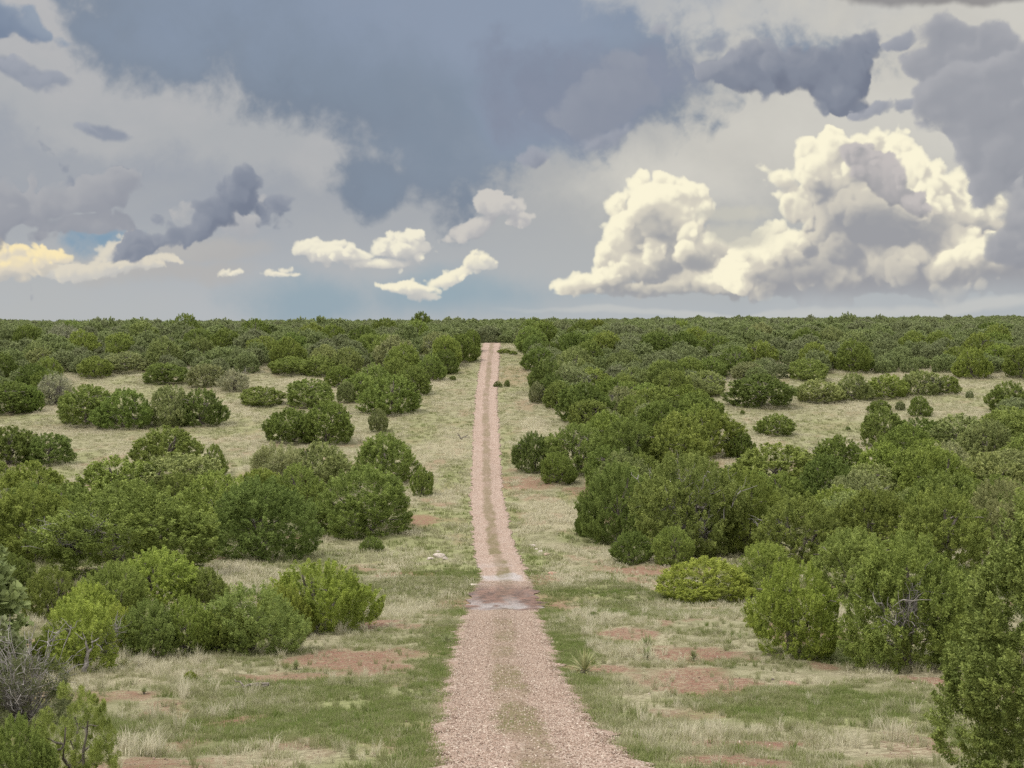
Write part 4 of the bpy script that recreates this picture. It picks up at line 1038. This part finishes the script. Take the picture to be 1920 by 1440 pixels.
# tufts in the middle of the track
x, y = scatter(260000, 15, 120); lat = np.abs(x - road_x(y))
g_ = np.interp(y, [5, 30, 38, 46, 60, 66, 74, 78, 92, 100, 125], [.4, .6, .6, .4, .2, 0, .1, .9, .8, .4, .3]) * sstep(.42, .62, fbm(x * .9, y * .35, 63, 3)) * 1.3
k = (lat < .45) & (rng.random(len(x)) < g_); x, y = x[k], y[k]; n = len(x)
s_ = rng.uniform(.25, .6, n)
instancer('track_grass', short, np.stack([x, y, ground(x, y) + .03], 1), np.stack([s_, s_, s_], 1), np.stack([s_ * 0, s_ * 0, rng.random(n) * 6.28], 1), np.clip(rng.normal(size=n) * .16 + .32, 0, 1), 'low green grass growing between the wheel tracks')

# ------------------------------------------------------------------ gravel on the road
def pebble(seed, m):
    import bmesh
    r = np.random.default_rng(seed); bm = bmesh.new(); bmesh.ops.create_icosphere(bm, subdivisions=1, radius=1)
    v = np.array([q.co[:] for q in bm.verts]); bm.verts.ensure_lookup_table(); f_ = np.array([[q.index for q in fc.verts] for fc in bm.faces]); bm.free()
    return mesh_np('pebble', v * r.uniform(.6, 1.2, (len(v), 1)) * [1.1, .8, .55], f_, m)
pm, nt = mat('pebble_stone')
cr = nd(nt, 'ShaderNodeValToRGB', {0: tone_nodes(nt)}); r_ = cr.color_ramp
r_.elements[0].color = (.09, .06, .045, 1); r_.elements[1].color = (.60, .54, .47, 1)
for p_, c_ in ((.35, (.25, .175, .135, 1)), (.7, (.38, .30, .245, 1))):
    e = r_.elements.new(p_); e.color = c_
out(nt, nd(nt, 'ShaderNodeBsdfPrincipled', {'Base Color': cr.outputs[0], 'Roughness': .85}).outputs[0])
PEB = [pebble(300 + k, pm) for k in range(5)]
n = 190000; y = np.sqrt(16 ** 2 + rng.random(n) * (75 ** 2 - 16 ** 2)); t_ = rng.uniform(-1.06, 1.06, n); x = road_x(y) + t_ * road_w(y)
lat = np.abs(x - road_x(y)); k = (rng.random(n) < np.where(lat < .38, .38, 1) * (1 - np.exp(-((y - 67.5) / 6.2) ** 6)) * (1 - sstep(.85, 1.06, np.abs(t_)) * .7))
x, y, t_ = x[k], y[k], t_[k]; lat = np.abs(x - road_x(y)); n = len(x)
rut = .05 * np.exp(-((lat - .85) / .33) ** 2)
z = ground(x, y) + .012 + .055 * (1 - sstep(.8, 1.0, np.abs(t_))) + y * .0003 - rut + .03 * (fbm(x * 2, y * 2, 55, 3) - .5)
s_ = rng.uniform(.008, .022, n) * np.where(rng.random(n) < .06, 1.5, 1)
instancer('gravel', PEB, np.stack([x, y, z], 1), np.stack([s_, s_, s_], 1), rng.random((n, 3)) * 6.28, rng.beta(1.5, 1.5, n), 'pinkish crushed gravel on the road')

x, y = scatter(185000, 16, 75); so_, gr_, dr_ = cover(x, y); off = np.abs(x - road_x(y)) - road_w(y)
k = (rng.random(len(x)) < so_ * .8 + .06) & (off > .1); x, y = x[k], y[k]; n = len(x); s_ = rng.uniform(.006, .02, n) * np.where(rng.random(n) < .03, 2.2, 1)
instancer('litter', PEB, np.stack([x, y, ground(x, y) + .003], 1), np.stack([s_, s_, s_ * .8], 1), rng.random((n, 3)) * 6.28, rng.beta(1.2, 2.0, n), 'small stones and litter strewn over bare red soil')

# ------------------------------------------------------------------ small things on the ground
stone, nt = mat('pale_limestone')
P = nd(nt, 'ShaderNodeTexCoord').outputs['Object']
n_ = nd(nt, 'ShaderNodeTexNoise', {'Vector': P, 'Scale': 5.0, 'Detail': 8.0, 'Roughness': .65}).outputs[0]
oc = nd(nt, 'ShaderNodeObjectInfo').outputs['Color']
out(nt, nd(nt, 'ShaderNodeBsdfPrincipled', {'Base Color': mix_(nt, 1.0, mix_(nt, rng_(nt, n_, .35, .65), (.26, .22, .19), (.56, .50, .45)), oc, 'MULTIPLY'), 'Roughness': .9,
    'Normal': nd(nt, 'ShaderNodeBump', {'Strength': .5, 'Distance': .05, 'Height': n_}).outputs[0]}).outputs[0])
def rock_mesh(seed, flat=.5):
    import bmesh
    bm = bmesh.new(); bmesh.ops.create_icosphere(bm, subdivisions=3, radius=1)
    v = np.array([q.co[:] for q in bm.verts]); f_ = np.array([[q.index for q in fc.verts] for fc in bm.faces]); bm.free()
    r = np.random.default_rng(seed)
    for _ in range(14):      # chip facets off
        d = r.normal(size=3); d /= np.linalg.norm(d); lim = r.uniform(.55, .85)
        h = v @ d; v = v - np.clip(h - lim, 0, None)[:, None] * d
    v = v + (np.stack([vnoise(v[:, a] * 3 + v[:, 2], v[:, 1] * 3, seed + a) for a in range(3)], 1) - .5) * .18
    return mesh_np('rock', v * [1, .75, flat], f_, stone)
ROCKS = [rock_mesh(400 + k) for k in range(4)]
def rock(px, py, w, label, col=(1, 1, 1, 1), flat=1.0, group=None):
    x, y = hit(px, py); s_ = w * y / F / 2
    o = put('rock', ROCKS[random.randrange(4)], None, None, label, 'rock', group); o.location = (x, y, float(ground(x, y)) + s_ * .2 * flat)
    o.scale = (s_, s_, s_ * flat); o.rotation_euler = (0, 0, random.uniform(-.5, .5)); o.color = col
g1, g2 = 'pale rocks piled left of the road', 'pale rocks strewn right of the road'
rock(822, 1046, 28, 'largest pale pinkish rock of the heap left of the road', group=g1)
rock(806, 1050, 16, 'small pale rock at the left foot of the heap', group=g1)
rock(834, 1049, 15, 'small pale rock at the right foot of the heap', group=g1)
rock(820, 1036, 12, 'pale rock behind the largest one of the heap', group=g1)
rock(998, 1026, 18, 'whitish rock at the upper end of the scatter right of the road', group=g2)
rock(1014, 1036, 13, 'small pale rock in the middle of the scatter right of the road', group=g2)
rock(1024, 1042, 16, 'brownish rock at the lower end of the scatter right of the road', (.8, .68, .6, 1), group=g2)
rock(1006, 1031, 9, 'smallest pale rock of the scatter right of the road', group=g2)
rock(1476, 1290, 52, 'flat brownish red rock lying in grass right of the red soil patch', (.62, .42, .36, 1), .7)
rock(1582, 1328, 15, 'small white flat stone in the grass, right foreground', (1.3, 1.3, 1.3, 1), .5)
rock(886, 1098, 24, 'flat white stone beside the wash at the left road edge', (1.15, 1.15, 1.15, 1), .45)
rock(1035, 1078, 22, 'reddish rock at the right end of the wash crossing', (.8, .55, .47, 1), .8)
rock(1448, 1276, 10, 'small dark stone left of the flat brownish red rock', (.35, .33, .32, 1), .9)

def wood(name, paths, px, py, label, cat, m=None, rot=0.0):
    x, y = hit(px, py); o = put(name, tubes(name, paths, m or dead, 7), None, None, label, cat); o.location = (x, y, float(ground(x, y))); o.rotation_euler = (0, 0, rot); return o
r = np.random.default_rng(9)
wood('fallen_branch', [(wiggle((-.5, 0, .06), (.42, .12, .12), 7, .03, r), np.linspace(.02, .045, 7)), (wiggle((-.3, -.1, .05), (.3, -.2, .05), 6, .03, r), np.linspace(.015, .03, 6)),
      (wiggle((-.1, 0, .08), (-.45, .3, .2), 5, .03, r), np.linspace(.03, .01, 5)), (wiggle((.1, .05, .1), (.45, -.1, .16), 5, .03, r), np.linspace(.035, .012, 5))], 470, 1296, 'grey weathered fallen branch lying in the left foreground grass', 'branch', bark)
wood('broken_snag', [(wiggle((0, 0, 0), (-.5, 0, .75), 6, .05, r), np.linspace(.09, .03, 6)), (wiggle((0, 0, .1), (.7, .1, .55), 6, .06, r), np.linspace(.08, .02, 6)), (wiggle((.3, 0, .3), (.9, 0, .25), 5, .05, r), np.linspace(.05, .02, 5)),
      (wiggle((-.3, 0, .4), (-.75, .1, .5), 5, .05, r), np.linspace(.04, .015, 5))], 866, 824, 'dark forked snag lying on the left verge halfway up the road', 'snag', bark)
dt_ = wood('dead_tree', [(wiggle((0, 0, 0), (.16, 0, .75), 6, .03, r), np.linspace(.10, .06, 6)), (wiggle((.16, 0, .72), (-.05, 0, 1.35), 6, .04, r), np.linspace(.055, .015, 6)), (wiggle((.16, 0, .7), (.55, .1, 1.15), 6, .04, r), np.linspace(.055, .015, 6)),
      (wiggle((.45, .08, .95), (.75, 0, .75), 5, .03, r), np.linspace(.025, .008, 5)), (wiggle((0, 0, 1.1), (-.35, 0, 1.35), 5, .03, r), np.linspace(.025, .006, 5)), (wiggle((.3, 0, .9), (.35, 0, 1.4), 5, .03, r), np.linspace(.02, .006, 5))],
     158, 1262, 'bare silvery forked dead trunk in front of the bright green juniper, left', 'dead tree'); dt_.scale = (.7, .7, .8)

yuc, nt = mat('yucca_blades')
bt = nd(nt, 'ShaderNodeAttribute', attribute_name='tint').outputs['Fac']
leafy(nt, mix_(nt, 1.0, mix_(nt, bt, (.20, .24, .11), (.46, .43, .25)), nd(nt, 'ShaderNodeObjectInfo').outputs['Color'], 'MULTIPLY'), .2, .6)
def yucca_mesh(seed, n=90):
    r = np.random.default_rng(seed); V, Fc, T = [], [], []
    for b in range(n):
        a = r.uniform(0, 6.283); e = r.uniform(.1, 1.45); ln = r.uniform(.7, 1.0)
        d = np.array([math.cos(a) * math.cos(e), math.sin(a) * math.cos(e), math.sin(e)]); sd_ = np.array([-math.sin(a), math.cos(a), 0]) * .022
        p0 = np.array([0, 0, .12]); p1 = p0 + d * ln * .5; p2 = p0 + d * ln + [0, 0, -.10 * math.cos(e)]
        k = 6 * b; V += [p0 - sd_, p0 + sd_, p1 + sd_ * .9, p1 - sd_ * .9, p2 + sd_ * .1, p2 - sd_ * .1]
        Fc += [[k, k + 1, k + 2, k + 3], [k + 3, k + 2, k + 4, k + 5]]; t_ = (1 if e < .5 and r.random() < .6 else 0) * .6 + r.random() * .4; T += [t_, t_]
    return mesh_np('blades', np.array(V), np.array(Fc), yuc, face_attr={'tint': T})
YU = [yucca_mesh(500 + k) for k in range(3)]
stem_ = tubes('stem', [(np.array([[0, 0, -.05], [.02, 0, .1], [.0, .02, .2]]), np.array([.16, .15, .06]))], bark, 8)
def yucca(px, py, w, label, col=(1, 1, 1, 1)):
    x, y = hit(px, py); s_ = w * y / F / 2 * 1.25
    o = bpy.data.objects.new('yucca', None); COL.objects.link(o); o.location = (x, y, float(ground(x, y))); o.scale = (s_,) * 3; o.rotation_euler = (0, 0, random.uniform(0, 6))
    o['label'] = label; o['category'] = 'yucca'; o['group'] = 'yuccas and bear grass clumps in the foreground'
    put('blades', random.choice(YU), o).color = col; put('stem', stem_, o)
for a in [(1096, 1266, 84, 'largest spiky yucca right of the road with grey dead leaves at its foot', (1.2, 1.12, 1.1, 1)), (1214, 1218, 54, 'spiky clump above the other on the right side red soil, upper of two'),
          (1212, 1238, 50, 'spiky clump on the right side red soil, lower of two'), (1300, 1240, 40, 'small spiky clump at the left of the large red soil patch'), (270, 1302, 30, 'small dark green spiky yucca in the left foreground grass'),
          (555, 1256, 34, 'grey green tufted clump left of the bare red soil, left'), (838, 1206, 34, 'dark tufted clump at the left road edge'), (232, 1256, 40, 'pale tufted clump below the left foreground row', (1.6, 1.45, 1.6, 1)), (660, 1420, 40, 'small spiky clump at the bottom left of the road')]:
    yucca(*a)
